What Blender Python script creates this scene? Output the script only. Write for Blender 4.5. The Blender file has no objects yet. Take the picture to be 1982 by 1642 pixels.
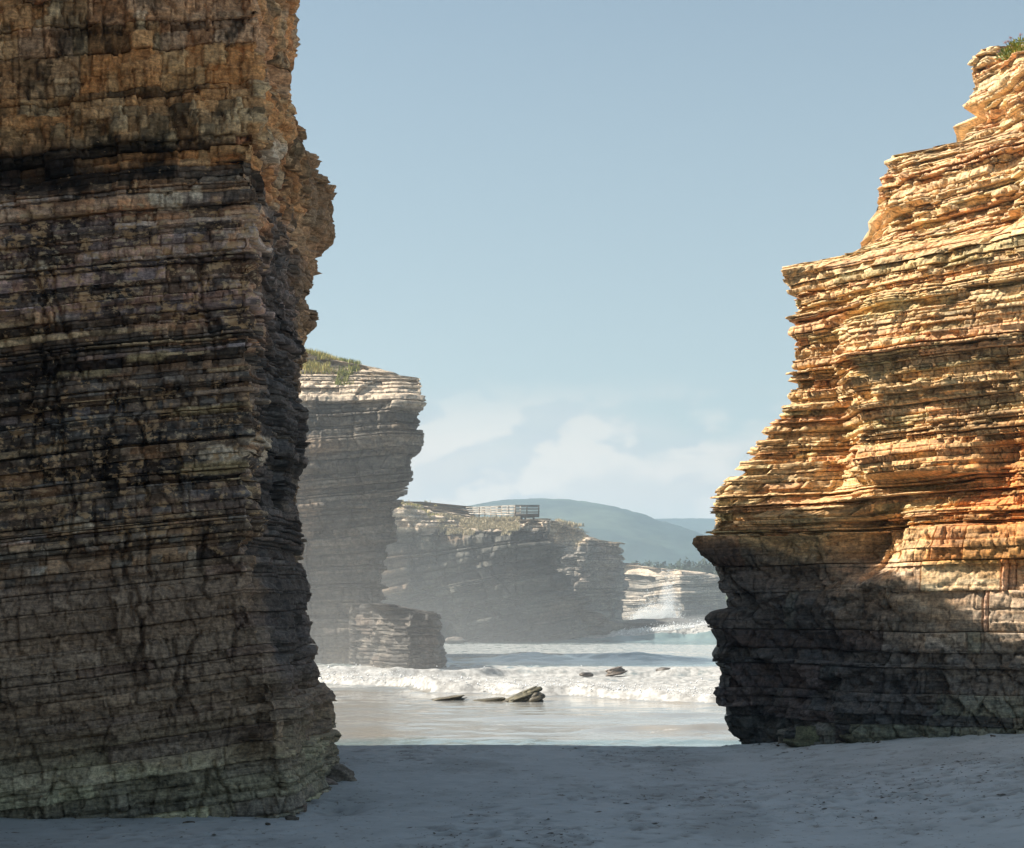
import bpy, bmesh, math, random
import numpy as np
np.seterr(over="ignore")
from mathutils import Vector, Matrix

C = bpy.context.scene
R_ = math.radians
rng = np.random.default_rng(7)
random.seed(7)

# ------------------------------------------------------------------ camera
CAMZ, F, CX, HY = 4.1, 3500.0, 991.0, 1170.0       # lens in photo pixels, principal column, horizon row
cam_d = bpy.data.cameras.new('camera')
cam = bpy.data.objects.new('camera', cam_d)
C.collection.objects.link(cam)
cam.location = (0, 0, CAMZ)
cam.rotation_euler = (R_(90), 0, 0)
cam_d.sensor_width = 36
cam_d.lens = F / 1982 * 36
cam_d.shift_y = (HY - 821) / 1982
cam_d.clip_start = 0.2
cam_d.clip_end = 9000
C.camera = cam

# ------------------------------------------------------------------ world, sun, exposure
SUN_EL, SUN_ROT = R_(43), R_(-87)
w = bpy.data.worlds.new('World')
C.world = w
w.use_nodes = True
nt = w.node_tree
nt.nodes.clear()
def N(tree, typ, **kw):
    n = tree.nodes.new(typ)
    for k, v in kw.items():
        setattr(n, k, v)
    return n
out = N(nt, 'ShaderNodeOutputWorld')
bg = N(nt, 'ShaderNodeBackground')
bg.inputs['Strength'].default_value = 0.061
sky = N(nt, 'ShaderNodeTexSky', sky_type='NISHITA', sun_disc=False, sun_elevation=SUN_EL, sun_rotation=SUN_ROT,
        altitude=0, air_density=1.0, dust_density=1.6, ozone_density=1.6)
tc = N(nt, 'ShaderNodeTexCoord')
sep = N(nt, 'ShaderNodeSeparateXYZ')
nt.links.new(tc.outputs['Generated'], sep.inputs[0])
def wnoise(scale_xyz, sc, det, rough, off=(0, 0, 0)):
    mp = N(nt, 'ShaderNodeMapping')
    mp.inputs['Scale'].default_value = scale_xyz
    mp.inputs['Location'].default_value = off
    nt.links.new(tc.outputs['Generated'], mp.inputs[0])
    n = N(nt, 'ShaderNodeTexNoise')
    n.inputs['Scale'].default_value = sc
    n.inputs['Detail'].default_value = det
    n.inputs['Roughness'].default_value = rough
    nt.links.new(mp.outputs[0], n.inputs['Vector'])
    return n.outputs['Fac']
def wramp(src, a, b, lo=0.0, hi=1.0):
    m = N(nt, 'ShaderNodeMapRange', interpolation_type='SMOOTHSTEP')
    m.inputs['From Min'].default_value = a
    m.inputs['From Max'].default_value = b
    m.inputs['To Min'].default_value = lo
    m.inputs['To Max'].default_value = hi
    nt.links.new(src, m.inputs['Value'])
    return m.outputs[0]
def wmath(op, a, b):
    m = N(nt, 'ShaderNodeMath', operation=op)
    for i, v in enumerate((a, b)):
        if isinstance(v, (int, float)):
            m.inputs[i].default_value = v
        else:
            nt.links.new(v, m.inputs[i])
    return m.outputs[0]
def wmix(fac, a, b, blend='MIX'):
    m = N(nt, 'ShaderNodeMix', data_type='RGBA', blend_type=blend)
    if isinstance(fac, (int, float)):
        m.inputs[0].default_value = fac
    else:
        nt.links.new(fac, m.inputs[0])
    for i, v in ((6, a), (7, b)):
        if isinstance(v, tuple):
            m.inputs[i].default_value = v
        else:
            nt.links.new(v, m.inputs[i])
    return m.outputs[2]
SKY_TINT = (.95, 1.05, .97, 1)
SKY_GREY = (5.1, 5.8, 5.9, 1)
VEIL, PUFF, PUFF_SHADE = (5.9, 5.8, 5.6, 1), (8.0, 7.3, 6.5, 1), (4.3, 4.8, 5.2, 1)
tinted = wmix(1.0, sky.outputs['Color'], SKY_TINT, 'MULTIPLY')
base = wmix(wramp(sep.outputs['Z'], .1, .5, .5, .12), tinted, SKY_GREY)
veil_n = wnoise((2.2, 2.2, 9), 1.7, 6, .5, (3.1, .4, .2))
veil_m = wmath('MULTIPLY', wramp(veil_n, .36, .58, 0, .9), wramp(sep.outputs['Z'], .085, .125, 1, 0))
c1 = wmix(veil_m, base, VEIL)
puff_n = wnoise((4.2, 4.2, 8.5), 4.2, 8, .52, (1.7, 2.3, .6))
puff_h = wmath('MULTIPLY', wramp(sep.outputs['Z'], .085, .13, 1, 0), wramp(sep.outputs['Z'], .0, .03, .3, 1))
puff_m = wmath('MULTIPLY', wramp(puff_n, .41, .6, 0, .55), puff_h)
lit_n = wnoise((4.2, 4.2, 8.5), 4.2, 8, .52, (1.76, 2.3, .5))
lit = wramp(wmath('SUBTRACT', puff_n, lit_n), -.05, .05)
c2 = wmix(puff_m, c1, wmix(lit, PUFF_SHADE, PUFF))
nt.links.new(c2, bg.inputs['Color'])
nt.links.new(bg.outputs[0], out.inputs['Surface'])

sd = Vector((math.sin(SUN_ROT) * math.cos(SUN_EL), math.cos(SUN_ROT) * math.cos(SUN_EL), math.sin(SUN_EL)))
sun_d = bpy.data.lights.new('sun', 'SUN')
sun_d.energy = 5.0
sun_d.angle = R_(0.53)
sun_d.color = (1, .93, .82)
sun = bpy.data.objects.new('sun', sun_d)
sun.rotation_euler = sd.to_track_quat('Z', 'Y').to_euler()
sun.location = (-60, 20, 60)
C.collection.objects.link(sun)

C.view_settings.view_transform = 'Standard'
C.view_settings.look = 'None'
C.view_settings.gamma = 1
C.view_settings.use_curve_mapping = False
C.view_settings.exposure = 1.0
C.render.engine = 'CYCLES'
C.cycles.use_denoising = True
C.cycles.max_bounces = 6
C.cycles.diffuse_bounces = 3
C.cycles.volume_bounces = 1
C.cycles.volume_step_rate = 1.0
C.cycles.volume_max_steps = 128

# ------------------------------------------------------------------ helpers
def WX(px, Y): return (px - CX) * Y / F
def WZ(py, Y): return CAMZ + (HY - py) * Y / F

def _hash(ix, iy, iz, seed):
    h = (ix.astype(np.uint32) * np.uint32(374761393)) ^ (iy.astype(np.uint32) * np.uint32(668265263)) \
        ^ (iz.astype(np.uint32) * np.uint32(2246822519)) ^ np.uint32((seed * 3266489917) & 0xffffffff)
    h = (h ^ (h >> np.uint32(15))) * np.uint32(2246822519)
    h = (h ^ (h >> np.uint32(13))) * np.uint32(3266489917)
    h ^= h >> np.uint32(16)
    return h.astype(np.float32) * np.float32(2.0 / 4294967295.0) - np.float32(1)

def vnoise(x, y, z, seed=0):
    x, y, z = np.broadcast_arrays(np.asarray(x, np.float32), np.asarray(y, np.float32), np.asarray(z, np.float32))
    fx, fy, fz = np.floor(x), np.floor(y), np.floor(z)
    ix, iy, iz = fx.astype(np.int32), fy.astype(np.int32), fz.astype(np.int32)
    u, v, q = x - fx, y - fy, z - fz
    u, v, q = (k * k * (3 - 2 * k) for k in (u, v, q))
    def L(a, b, t): return a + (b - a) * t
    return L(L(L(_hash(ix, iy, iz, seed), _hash(ix + 1, iy, iz, seed), u),
               L(_hash(ix, iy + 1, iz, seed), _hash(ix + 1, iy + 1, iz, seed), u), v),
             L(L(_hash(ix, iy, iz + 1, seed), _hash(ix + 1, iy, iz + 1, seed), u),
               L(_hash(ix, iy + 1, iz + 1, seed), _hash(ix + 1, iy + 1, iz + 1, seed), u), v), q)

def fbm(x, y, z, seed=0, octv=3, gain=.5):
    a, s, tot = 1.0, 0.0, 0.0
    for i in range(octv):
        k = 2.03 ** i
        s = s + a * vnoise(x * k, y * k, z * k, seed + i * 17)
        tot += a
        a *= gain
    return s / tot

def cells(u, v, seed=0):
    """2-D cellular pattern: value per cell, slope inside the cell, distance to its crack"""
    u, v = np.asarray(u, np.float32), np.asarray(v, np.float32)
    iu, iv = np.floor(u).astype(np.int32), np.floor(v).astype(np.int32)
    z0 = np.zeros_like(iu)
    f1 = np.full(u.shape, 9., np.float32); f2 = f1.copy(); val = np.zeros_like(f1); sl = np.zeros_like(f1)
    for du in (-1, 0, 1):
        for dv in (-1, 0, 1):
            a, b = iu + du, iv + dv
            px = a + .5 + .42 * _hash(a, b, z0, seed); py = b + .5 + .42 * _hash(a, b, z0 + 1, seed)
            d = np.abs(u - px) * .8 + np.hypot(u - px, v - py) * .5
            nv = _hash(a, b, z0 + 2, seed)
            ns = (u - px) * _hash(a, b, z0 + 3, seed) + (v - py) * _hash(a, b, z0 + 4, seed)
            c = d < f1
            f2 = np.where(c, f1, np.minimum(f2, d))
            val = np.where(c, nv, val); sl = np.where(c, ns, sl)
            f1 = np.where(c, d, f1)
    return val, sl, f2 - f1

def courses(u, v, rowh, wid, seed=0):
    """rectangular broken blocks: random value per block and distance to the nearest upright joint (in metres)"""
    v = np.asarray(v, np.float32) / rowh
    v = v + .35 * vnoise(v * .6, v * 0, v * 0, seed + 3)
    r = np.floor(v).astype(np.int32)
    z0 = np.zeros_like(r)
    w_ = wid * (1 + .45 * _hash(r, z0, z0 + 1, seed))
    q = u / w_ + 7 * _hash(r, z0, z0, seed)
    c = np.floor(q).astype(np.int32)
    fr_ = q - c
    cut = .5 + .3 * _hash(r, c, z0 + 2, seed)
    two = _hash(r, c, z0 + 3, seed) > -.2
    c2 = c * 2 + ((fr_ > cut) & two)
    dist = np.minimum(np.minimum(fr_, 1 - fr_), np.where(two, np.abs(fr_ - cut), 9)) * w_
    return _hash(r, c2, z0 + 4, seed), _hash(r, c2, z0 + 5, seed), dist

def sstep(a, b, x):
    t = np.clip((x - a) / (b - a), 0, 1)
    return t * t * (3 - 2 * t)

def tag(o, label=None, cat=None, group=None, kind=None):
    if label: o['label'] = label
    if cat: o['category'] = cat
    if group: o['group'] = group
    if kind: o['kind'] = kind
    return o

def empty(name, loc, label=None, cat=None, group=None):
    o = bpy.data.objects.new(name, None)
    o.location = loc
    o.empty_display_size = .3
    C.collection.objects.link(o)
    return tag(o, label, cat, group)

def mesh_obj(name, V, quads=None, tris=None, mat=None, parent=None, col=None, smooth=False, attrs=None):
    """one object from numpy arrays of world-space points"""
    V = np.asarray(V, np.float32).reshape(-1, 3)
    if parent is not None:
        V = V - np.array(parent.location, np.float32)
    nq = 0 if quads is None else len(quads)
    ntr = 0 if tris is None else len(tris)
    me = bpy.data.meshes.new(name)
    me.vertices.add(len(V))
    me.vertices.foreach_set('co', V.ravel())
    idx = []
    if nq: idx.append(np.asarray(quads, np.int32).ravel())
    if ntr: idx.append(np.asarray(tris, np.int32).ravel())
    idx = np.concatenate(idx)
    me.loops.add(len(idx))
    me.loops.foreach_set('vertex_index', idx)
    me.polygons.add(nq + ntr)
    st = np.concatenate([np.arange(nq) * 4, nq * 4 + np.arange(ntr) * 3]).astype(np.int32)
    me.polygons.foreach_set('loop_start', st)
    if smooth:
        me.polygons.foreach_set('use_smooth', np.ones(nq + ntr, bool))
    if col is not None:
        a = me.color_attributes.new('Col', 'FLOAT_COLOR', 'POINT')
        c = np.asarray(col, np.float32).reshape(-1, 4)
        a.data.foreach_set('color', c.ravel())
    for k, v in (attrs or {}).items():
        a = me.attributes.new(k, 'FLOAT', 'POINT')
        a.data.foreach_set('value', np.asarray(v, np.float32).ravel())
    me.update(calc_edges=True)
    if mat: me.materials.append(mat)
    o = bpy.data.objects.new(name, me)
    C.collection.objects.link(o)
    if parent is not None: o.parent = parent
    return o

def grid_quads(R, Nn, closed=False):
    r = np.arange(R - 1)[:, None]
    n = np.arange(Nn if closed else Nn - 1)[None, :]
    n2 = (n + 1) % Nn
    a, b = r * Nn + n, r * Nn + n2
    return np.stack([a, b, b + Nn, a + Nn], -1).reshape(-1, 4)

# ------------------------------------------------------------------ materials
def new_mat(name):
    m = bpy.data.materials.new(name)
    m.use_nodes = True
    t = m.node_tree
    t.nodes.clear()
    o = N(t, 'ShaderNodeOutputMaterial')
    b = N(t, 'ShaderNodeBsdfPrincipled')
    t.links.new(b.outputs[0], o.inputs['Surface'])
    return m, t, b, o

def m_coord(t, scale=(1, 1, 1), rot=(0, 0, 0)):
    g = N(t, 'ShaderNodeNewGeometry')
    mp = N(t, 'ShaderNodeMapping')
    mp.inputs['Scale'].default_value = scale
    mp.inputs['Rotation'].default_value = rot
    t.links.new(g.outputs['Position'], mp.inputs[0])
    return mp.outputs[0]

def m_noise(t, vec, sc, det=4, rough=.6):
    n = N(t, 'ShaderNodeTexNoise')
    n.inputs['Scale'].default_value = sc
    n.inputs['Detail'].default_value = det
    n.inputs['Roughness'].default_value = rough
    t.links.new(vec, n.inputs['Vector'])
    return n.outputs['Fac']

def m_ramp(t, src, a, b, lo=0., hi=1.):
    m = N(t, 'ShaderNodeMapRange', interpolation_type='SMOOTHSTEP')
    for k, v in (('From Min', a), ('From Max', b), ('To Min', lo), ('To Max', hi)):
        m.inputs[k].default_value = v
    t.links.new(src, m.inputs['Value'])
    return m.outputs[0]

def m_math(t, op, a, b):
    m = N(t, 'ShaderNodeMath', operation=op)
    for i, v in enumerate((a, b)):
        if isinstance(v, (int, float)): m.inputs[i].default_value = v
        else: t.links.new(v, m.inputs[i])
    return m.outputs[0]

def m_mix(t, fac, a, b, blend='MIX'):
    m = N(t, 'ShaderNodeMix', data_type='RGBA', blend_type=blend)
    if isinstance(fac, (int, float)): m.inputs[0].default_value = fac
    else: t.links.new(fac, m.inputs[0])
    for i, v in ((6, a), (7, b)):
        if isinstance(v, tuple): m.inputs[i].default_value = v if len(v) == 4 else v + (1,)
        else: t.links.new(v, m.inputs[i])
    return m.outputs[2]

def m_bump(t, b, h, strength, dist, prev=None):
    n = N(t, 'ShaderNodeBump')
    n.inputs['Strength'].default_value = strength
    n.inputs['Distance'].default_value = dist
    t.links.new(h, n.inputs['Height'])
    if prev: t.links.new(prev, n.inputs['Normal'])
    t.links.new(n.outputs[0], b.inputs['Normal'])
    return n.outputs[0]

def rock_mat(name, k=1.0, speck=(.50, .40, .27), rough=.85, bump=.6, spec=.25):
    """k: size of the grain relative to the near cliffs"""
    m, t, b, o = new_mat(name)
    at = N(t, 'ShaderNodeAttribute', attribute_name='Col')
    iso = m_coord(t)
    lam = m_coord(t, (1, 1, 6))
    n1 = m_noise(t, iso, 14 / k, 7, .72)
    n2 = m_noise(t, lam, 4.0 / k, 7, .7)
    n3 = m_noise(t, iso, 2.2 / k, 5, .6)
    n4 = m_noise(t, m_coord(t, (1, 1, 1.7)), 5.5 / k, 8, .66)
    c = m_mix(t, 1.0, at.outputs['Color'], m_mix(t, m_ramp(t, n2, .32, .68), (.66, .64, .64), (1.3, 1.28, 1.26)), 'MULTIPLY')
    c = m_mix(t, 1.0, c, m_mix(t, m_ramp(t, n1, .3, .7), (.5, .5, .52), (1.5, 1.47, 1.42)), 'MULTIPLY')
    lim = m_math(t, 'SUBTRACT', .72, m_math(t, 'MULTIPLY', at.outputs['Alpha'], .24))
    sp = m_ramp(t, m_math(t, 'SUBTRACT', m_math(t, 'ADD', m_math(t, 'MULTIPLY', n4, .7), m_math(t, 'MULTIPLY', n3, .3)), lim), -.012, .035)
    sp = m_math(t, 'MULTIPLY', sp, .8)
    c = m_mix(t, sp, c, m_mix(t, m_ramp(t, n3, .38, .6), speck, tuple(v * w_ for v, w_ in zip(speck, (1.05, .84, .66)))))
    t.links.new(c, b.inputs['Base Color'])
    b.inputs['Roughness'].default_value = rough
    b.inputs['Specular IOR Level'].default_value = spec
    p = m_bump(t, b, n2, bump, .022 * k)
    m_bump(t, b, n1, bump, .016 * k, p)
    return m

M_left = rock_mat('slate_shaded_cliff', .8)
M_right = rock_mat('golden_schist', 1.0, rough=.7, spec=.35)
M_far = rock_mat('grey_schist_far', 4.0)

def plain_mat(name, c, rough=.8, nsc=8, var=.3, spec=.3):
    m, t, b, o = new_mat(name)
    n = m_noise(t, m_coord(t), nsc, 5, .65)
    lo, hi = tuple(v * (1 - var) for v in c), tuple(v * (1 + var) for v in c)
    t.links.new(m_mix(t, m_ramp(t, n, .3, .7), lo, hi), b.inputs['Base Color'])
    b.inputs['Roughness'].default_value = rough
    b.inputs['Specular IOR Level'].default_value = spec
    m_bump(t, b, n, .4, .02)
    return m

# ------------------------------------------------------------------ stratified cliff builder
def cliff(name, label, cat, ctrl, counts, tr, thick, mat, colf, base, dip, seed,
          lam=.06, s_lay=.10, s_blk=.06, s_lam=.02, blk=.6, big=.2, med=.06, fine=.012, feat=None, groove=.05,
          inner=.5, k=1.0, part='rock_layer', edge=.02, center=None, gap=.03):
    """A cliff of rock layers. ctrl: closed plan loop of columns, each (z table, x table, y table).
    Every layer is one closed ring of laminae broken by joints, an object of its own under the cliff."""
    rg = np.random.default_rng(seed)
    root = empty(name, base, label, cat)
    K = len(ctrl)
    seg = np.concatenate([np.full(c, i) for i, c in enumerate(counts)])
    fr = np.concatenate([np.arange(c) / c for c in counts]).astype(np.float32)
    Nn = len(seg)
    def plan(z):
        X, Y = np.empty_like(z), np.empty_like(z)
        for i in range(K):
            j = (i + 1) % K
            q = seg == i
            if not q.any(): continue
            zz, f = z[:, q], fr[q][None]
            (za, xa, ya), (zb, xb, yb) = ctrl[i], ctrl[j]
            X[:, q] = (1 - f) * np.interp(zz, za, xa) + f * np.interp(zz, zb, xb)
            Y[:, q] = (1 - f) * np.interp(zz, za, ya) + f * np.interp(zz, zb, yb)
        return X, Y
    t, off = tr[0], 0.0
    while t < tr[1]:
        th = float(thick(t) * np.exp(rg.normal(0, .6)))
        th = min(max(th, .35 * thick(t)), 2.3 * thick(t))
        off = .4 * off + rg.normal(0, s_lay(t) if callable(s_lay) else s_lay)
        nl = max(1, int(round(th / (lam * np.exp(rg.normal(0, .3))))))
        nl = min(nl, 3)
        cuts = np.sort(np.concatenate([[0, 1], rg.random(nl - 1)])) if nl > 1 else np.array([0, 1.])
        x0, y0 = plan(np.full((1, Nn), t + th / 2, np.float32))
        s = np.concatenate([[0], np.cumsum(np.hypot(np.diff(x0[0]), np.diff(y0[0])))])
        tot = s[-1] + 1e-6
        def joints(mean):
            nb = max(3, int(tot / mean))
            jp = np.sort(rg.random(nb) * tot)
            b = np.searchsorted(jp, s)
            d = np.full(Nn, False)
            ch = np.nonzero(np.diff(b))[0]
            d[ch] = True
            d[np.minimum(ch + 1, Nn - 1)] = True
            return b, nb + 1, d
        L = blk * (0.6 + th / thick(t)) * np.exp(rg.normal(0, .3))
        b, nb, jd = joints(L)
        lob = rg.random(nb)
        boff = np.where(rg.random(nb) < .75, rg.normal(0, s_blk, nb), rg.normal(-s_blk * 1.5, s_blk * 1.5, nb))[b]
        tint = rg.random(nb)[b]
        tint2 = rg.random(nb)[b]
        depth = np.where(rg.random(nb) < .6, groove, groove * .2)[b] * jd
        laytint = rg.random()
        ts, of, tn = [], [], []
        sub = []
        for i in range(nl):
            a, c = t + th * cuts[i], t + th * cuts[i + 1]
            b2, nb2, jd2 = joints(L * 1.3)
            lo = rg.normal(0, s_lam) + rg.normal(0, s_lam * .8, nb2)[b2] - depth - jd2 * groove * .3
            tt2 = rg.random(nb2)[b2]
            e = edge * rg.uniform(.5, 1.5)
            fr5 = [0., .14, .86, 1.] if (c - a) > lam * 1.9 else ([0., .5, 1.] if (c - a) > lam * 1.1 else [0., 1.])
            es = {4: [e, .1 * e, 0, e], 3: [e, 0, e * .7], 2: [e * .5, e * .5]}[len(fr5)]
            if (c - a) > .105 * k:
                nr_ = int((c - a) / (.055 * k)) + 1
                fr5 = [0.] + [float(v) for v in np.linspace(.1, .9, nr_)] + [1.]
                es = [e] + [float(v) for v in rg.normal(0, edge * .5, nr_)] + [e]
            for f5, e5 in zip(fr5, es):
                ts.append(a + (c - a) * f5)
                of.append(lo - e5)
                tn.append(tt2)
        g_ = (gap(t) if callable(gap) else gap) * k * rg.random() ** 1.5
        ts = [q_ if i_ else q_ + g_ for i_, q_ in enumerate(ts)]
        ts = [ts[0] - g_ - .006 * k, ts[0]] + ts + [ts[-1] + .001 * k]
        of = [of[0] - inner, of[0] - .14 * k] + of + [of[-1] - inner]
        tn = [tn[0]] * 2 + tn + [tn[-1]]
        T = np.array(ts, np.float32)[:, None] * np.ones((1, Nn), np.float32)
        X, Y = plan(T)
        Z = T + dip(X, Y, T)
        X, Y = plan(Z)
        # outward direction in plan, smoothed round corners
        w_ = 4
        tx = np.roll(X, -w_, 1) - np.roll(X, w_, 1)
        ty = np.roll(Y, -w_, 1) - np.roll(Y, w_, 1)
        ln = np.hypot(tx, ty) + 1e-6
        nx, ny = ty / ln, -tx / ln
        D = (off + boff)[None] + np.array(of)
        D = D + big * fbm(X / (2.2 * k), Y / (2.2 * k), Z / (2.6 * k), seed, 2)
        D = D + med * fbm(X / (.5 * k), Y / (.5 * k), Z / (.22 * k), seed + 5, 2)
        D = D + fine * vnoise(X / (.07 * k), Y / (.07 * k), Z / (.05 * k), seed + 9)
        if feat is not None: D = D + feat(X, Y, Z)
        col = colf(X, Y, Z, tint[None] * np.ones_like(X), tint2[None] * np.ones_like(X), laytint, np.array(tn))
        wob = .35 * edge * vnoise(X / (.3 * k), Y / (.3 * k), T * 3 / k, seed + 21)
        Xd, Yd, Zd = X + nx * D, Y + ny * D, Z + wob
        V = np.stack([Xd, Yd, Zd], -1).reshape(-1, 3)
        if center is None:
            cxm = np.array([np.mean([np.interp(t, c_[0], c_[1]) for c_ in ctrl]), np.mean([np.interp(t, c_[0], c_[2]) for c_ in ctrl])])
        else:
            cxm = np.array(center)
        czb, czt = Z[0].mean(), Z[-1].mean()
        V = np.concatenate([V, [[cxm[0], cxm[1], czb], [cxm[0], cxm[1], czt]]])
        R = len(ts)
        q = grid_quads(R, Nn, True)
        n_ = np.arange(Nn); n2 = (n_ + 1) % Nn
        tb = np.stack([n2, n_, np.full(Nn, R * Nn)], -1)
        tt = np.stack([(R - 1) * Nn + n_, (R - 1) * Nn + n2, np.full(Nn, R * Nn + 1)], -1)
        col = np.concatenate([col.reshape(-1, 4), col.reshape(-1, 4)[:2]])
        mesh_obj(part, V, q, np.concatenate([tb, tt]), mat, root, col)
        t += th
    return root

def mixc(a, b, f):
    return a + (b - a) * f[..., None]

def col4(rgb, alpha):
    return np.concatenate([np.clip(rgb, .004, .9), np.broadcast_to(alpha, rgb.shape[:-1])[..., None]], -1)

# ------------------------------------------------------------------ ground: sand
def sand_z(x, y):
    crest = 40.6 + .25 * np.sin(x * .6 + 1)
    z = .9 + .54 * sstep(4.2, 10.6, x) + .02 * np.sin(x * .5 + y * .23)
    z = z + .05 * sstep(26, 20, y)
    z = z - sstep(0, 1, (y - crest) / 7.5) * (z + .35)
    z = z - .012 * np.clip(y - 48, 0, 200)
    return z
def axis(parts):
    a = [np.linspace(p, q, n, endpoint=False) for p, q, n in parts]
    return np.concatenate(a + [[parts[-1][1]]])
sx = axis([(-2800, -200, 8), (-200, -12, 18), (-12, -6, 40), (-6, 9, 190), (9, 14, 30), (14, 200, 18), (200, 2800, 8)])
sy = axis([(-2800, -200, 6), (-200, 4, 20), (4, 11, 20), (11, 43, 420), (43, 70, 30), (70, 300, 20), (300, 2800, 8)])
SX, SY = np.meshgrid(sx, sy)
SZ = sand_z(SX, SY)
near = sstep(9.5, 11, SY) * sstep(44, 41, SY) * sstep(-7, -5.5, SX) * sstep(14, 11, SX)
SZ = SZ + near * (.018 * fbm(SX / .9, SY / .9, 0 * SX, 3, 3) + .012 * vnoise(SX / .16, SY / .16, 0 * SX, 31))
SZ = SZ - .16 * np.exp(-(((SX + 2.75) / .45) ** 2 + ((SY - 28.6) / .7) ** 2))
# footprints and scuffs
trod = np.zeros_like(SX)
ix0, iy0 = np.searchsorted(sx, -6), np.searchsorted(sy, 11)
for i in range(5200):
    y = 11.2 + 29.6 * rng.random() ** .8
    x = rng.uniform(-.3, .32) * y
    dens = float(sstep(-.35, .35, fbm(np.float32(x / 2.2), np.float32(y / 5), np.float32(0), 77, 2)))
    if x < -.05 * y - .3: dens *= .35
    if rng.random() > dens: continue
    a, l, wd = rng.uniform(0, math.pi), rng.uniform(.09, .17), rng.uniform(.05, .08)
    x0, x1 = np.searchsorted(sx, [x - .4, x + .4])
    y0, y1 = np.searchsorted(sy, [y - .4, y + .4])
    gx, gy = SX[y0:y1, x0:x1] - x, SY[y0:y1, x0:x1] - y
    u, v = gx * math.cos(a) + gy * math.sin(a), -gx * math.sin(a) + gy * math.cos(a)
    r2 = (u / l) ** 2 + (v / wd) ** 2
    d = rng.uniform(.015, .045)
    SZ[y0:y1, x0:x1] += -d * np.exp(-r2) + d * .55 * np.exp(-(np.sqrt(r2) - 1.7) ** 2 * 3)
    trod[y0:y1, x0:x1] = np.maximum(trod[y0:y1, x0:x1], np.exp(-r2 * .8) * rng.uniform(.4, 1))
m, t, b, o = new_mat('beach_sand')
at = N(t, 'ShaderNodeAttribute', attribute_name='trod')
iso = m_coord(t)
n1, n2 = m_noise(t, iso, 1.3, 5, .6), m_noise(t, iso, 55, 3, .7)
c = m_mix(t, m_ramp(t, n1, .3, .7), (.41, .46, .48), (.51, .56, .58))
c = m_mix(t, m_ramp(t, n2, .25, .75), c, (.46, .465, .455), 'MIX')
damp = m_noise(t, m_coord(t, (.5, .28, 1)), 1.0, 6, .62)
c = m_mix(t, m_ramp(t, damp, .47, .66, 0, .45), c, (.24, .25, .245))
fleck = m_noise(t, m_coord(t, (1, .6, 1)), 9.0, 5, .7)
c = m_mix(t, m_math(t, 'MULTIPLY', m_ramp(t, fleck, .585, .64, 0, .8), m_ramp(t, damp, .36, .56)), c, (.15, .135, .11))
c = m_mix(t, m_math(t, 'MULTIPLY', at.outputs['Fac'], .75), c, (.16, .14, .115))
geo = N(t, 'ShaderNodeNewGeometry')
sp_ = N(t, 'ShaderNodeSeparateXYZ')
t.links.new(geo.outputs['Position'], sp_.inputs[0])
wet = m_ramp(t, sp_.outputs['Z'], .55, .86, 1, 0)
c = m_mix(t, wet, c, (.14, .12, .095))
t.links.new(c, b.inputs['Base Color'])
t.links.new(m_ramp(t, wet, 0, 1, .9, .25), b.inputs['Roughness'])
b.inputs['Specular IOR Level'].default_value = .3
p = m_bump(t, b, n2, .35, .01)
sand = mesh_obj('sand', np.stack([SX, SY, SZ], -1), grid_quads(len(sy), len(sx)), None, m, None, None, True, {'trod': trod})
tag(sand, kind='structure')

# ------------------------------------------------------------------ sea
wx = axis([(-2800, -300, 6), (-300, -60, 16), (-60, -16, 40), (-16, 24, 210), (24, 90, 40), (90, 300, 14), (300, 2800, 6)])
wy = axis([(43, 72, 130), (72, 116, 170), (116, 142, 90), (142, 186, 70), (186, 206, 90), (206, 330, 50), (330, 2800, 16)])
GX, GY = np.meshgrid(wx, wy)
fade = sstep(340, 230, GY) * sstep(-130, -30, GX) * sstep(130, 50, GX)
yf = np.interp(GX, [-12, -8.5, -5.5, -3.6, -1, .2, 2.5, 6, 9.5, 20], [93, 91, 89, 83.5, 82.5, 80.5, 80.5, 76, 72.5, 71])
yf = yf + 1.2 * fbm(GX / 2.6, 0 * GX, 0 * GX, 41, 2) + .18 * fbm(GX / .9, 0 * GX, 0 * GX, 43, 2)
dy = GY - yf
rough_ = fbm(GX / .55, GY / .8, 0 * GX, 51, 3)
rough2 = fbm(GX / 1.6, GY / 1.3, 0 * GX, 57, 3)
frontw = sstep(-.2, 1.3, dy) * np.exp(-np.clip(dy - .6, 0, 99) / 7.0)
hgt = .5 * frontw * (1 + .35 * rough2) + sstep(.2, 1.6, dy) * sstep(46, 34, dy) * (.08 * rough_ + .12 * rough2)
# second line of broken water inside the foam field
y2 = 101 + 2.5 * np.sin(GX * .21) + 2 * fbm(GX / 4, 0 * GX, 0 * GX, 61, 2)
hgt = hgt + .38 * sstep(-.3, .9, GY - y2) * np.exp(-np.clip(GY - y2 - .9, 0, 99) / 5) * (1 + .4 * rough2)
# unbroken swell
ys = 128 + 1.4 * np.sin(GX * .16 + .5) + 1.0 * fbm(GX / 5, 0 * GX, 0 * GX, 63, 2)
amp = np.interp(GX, [-22, -9, -3, 1, 4.5, 7.5, 9, 11, 14, 25], [.15, .2, .3, .68, .5, .62, .7, .45, .25, .2])
ds = GY - ys
prof = np.where(ds < 0, np.exp(-(ds / 2.8) ** 2), np.exp(-(ds / 5.5) ** 2))
hgt = hgt + amp * prof * (1 + .12 * rough2) + .07 * rough2 * np.exp(-(ds / 8) ** 2)
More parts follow.
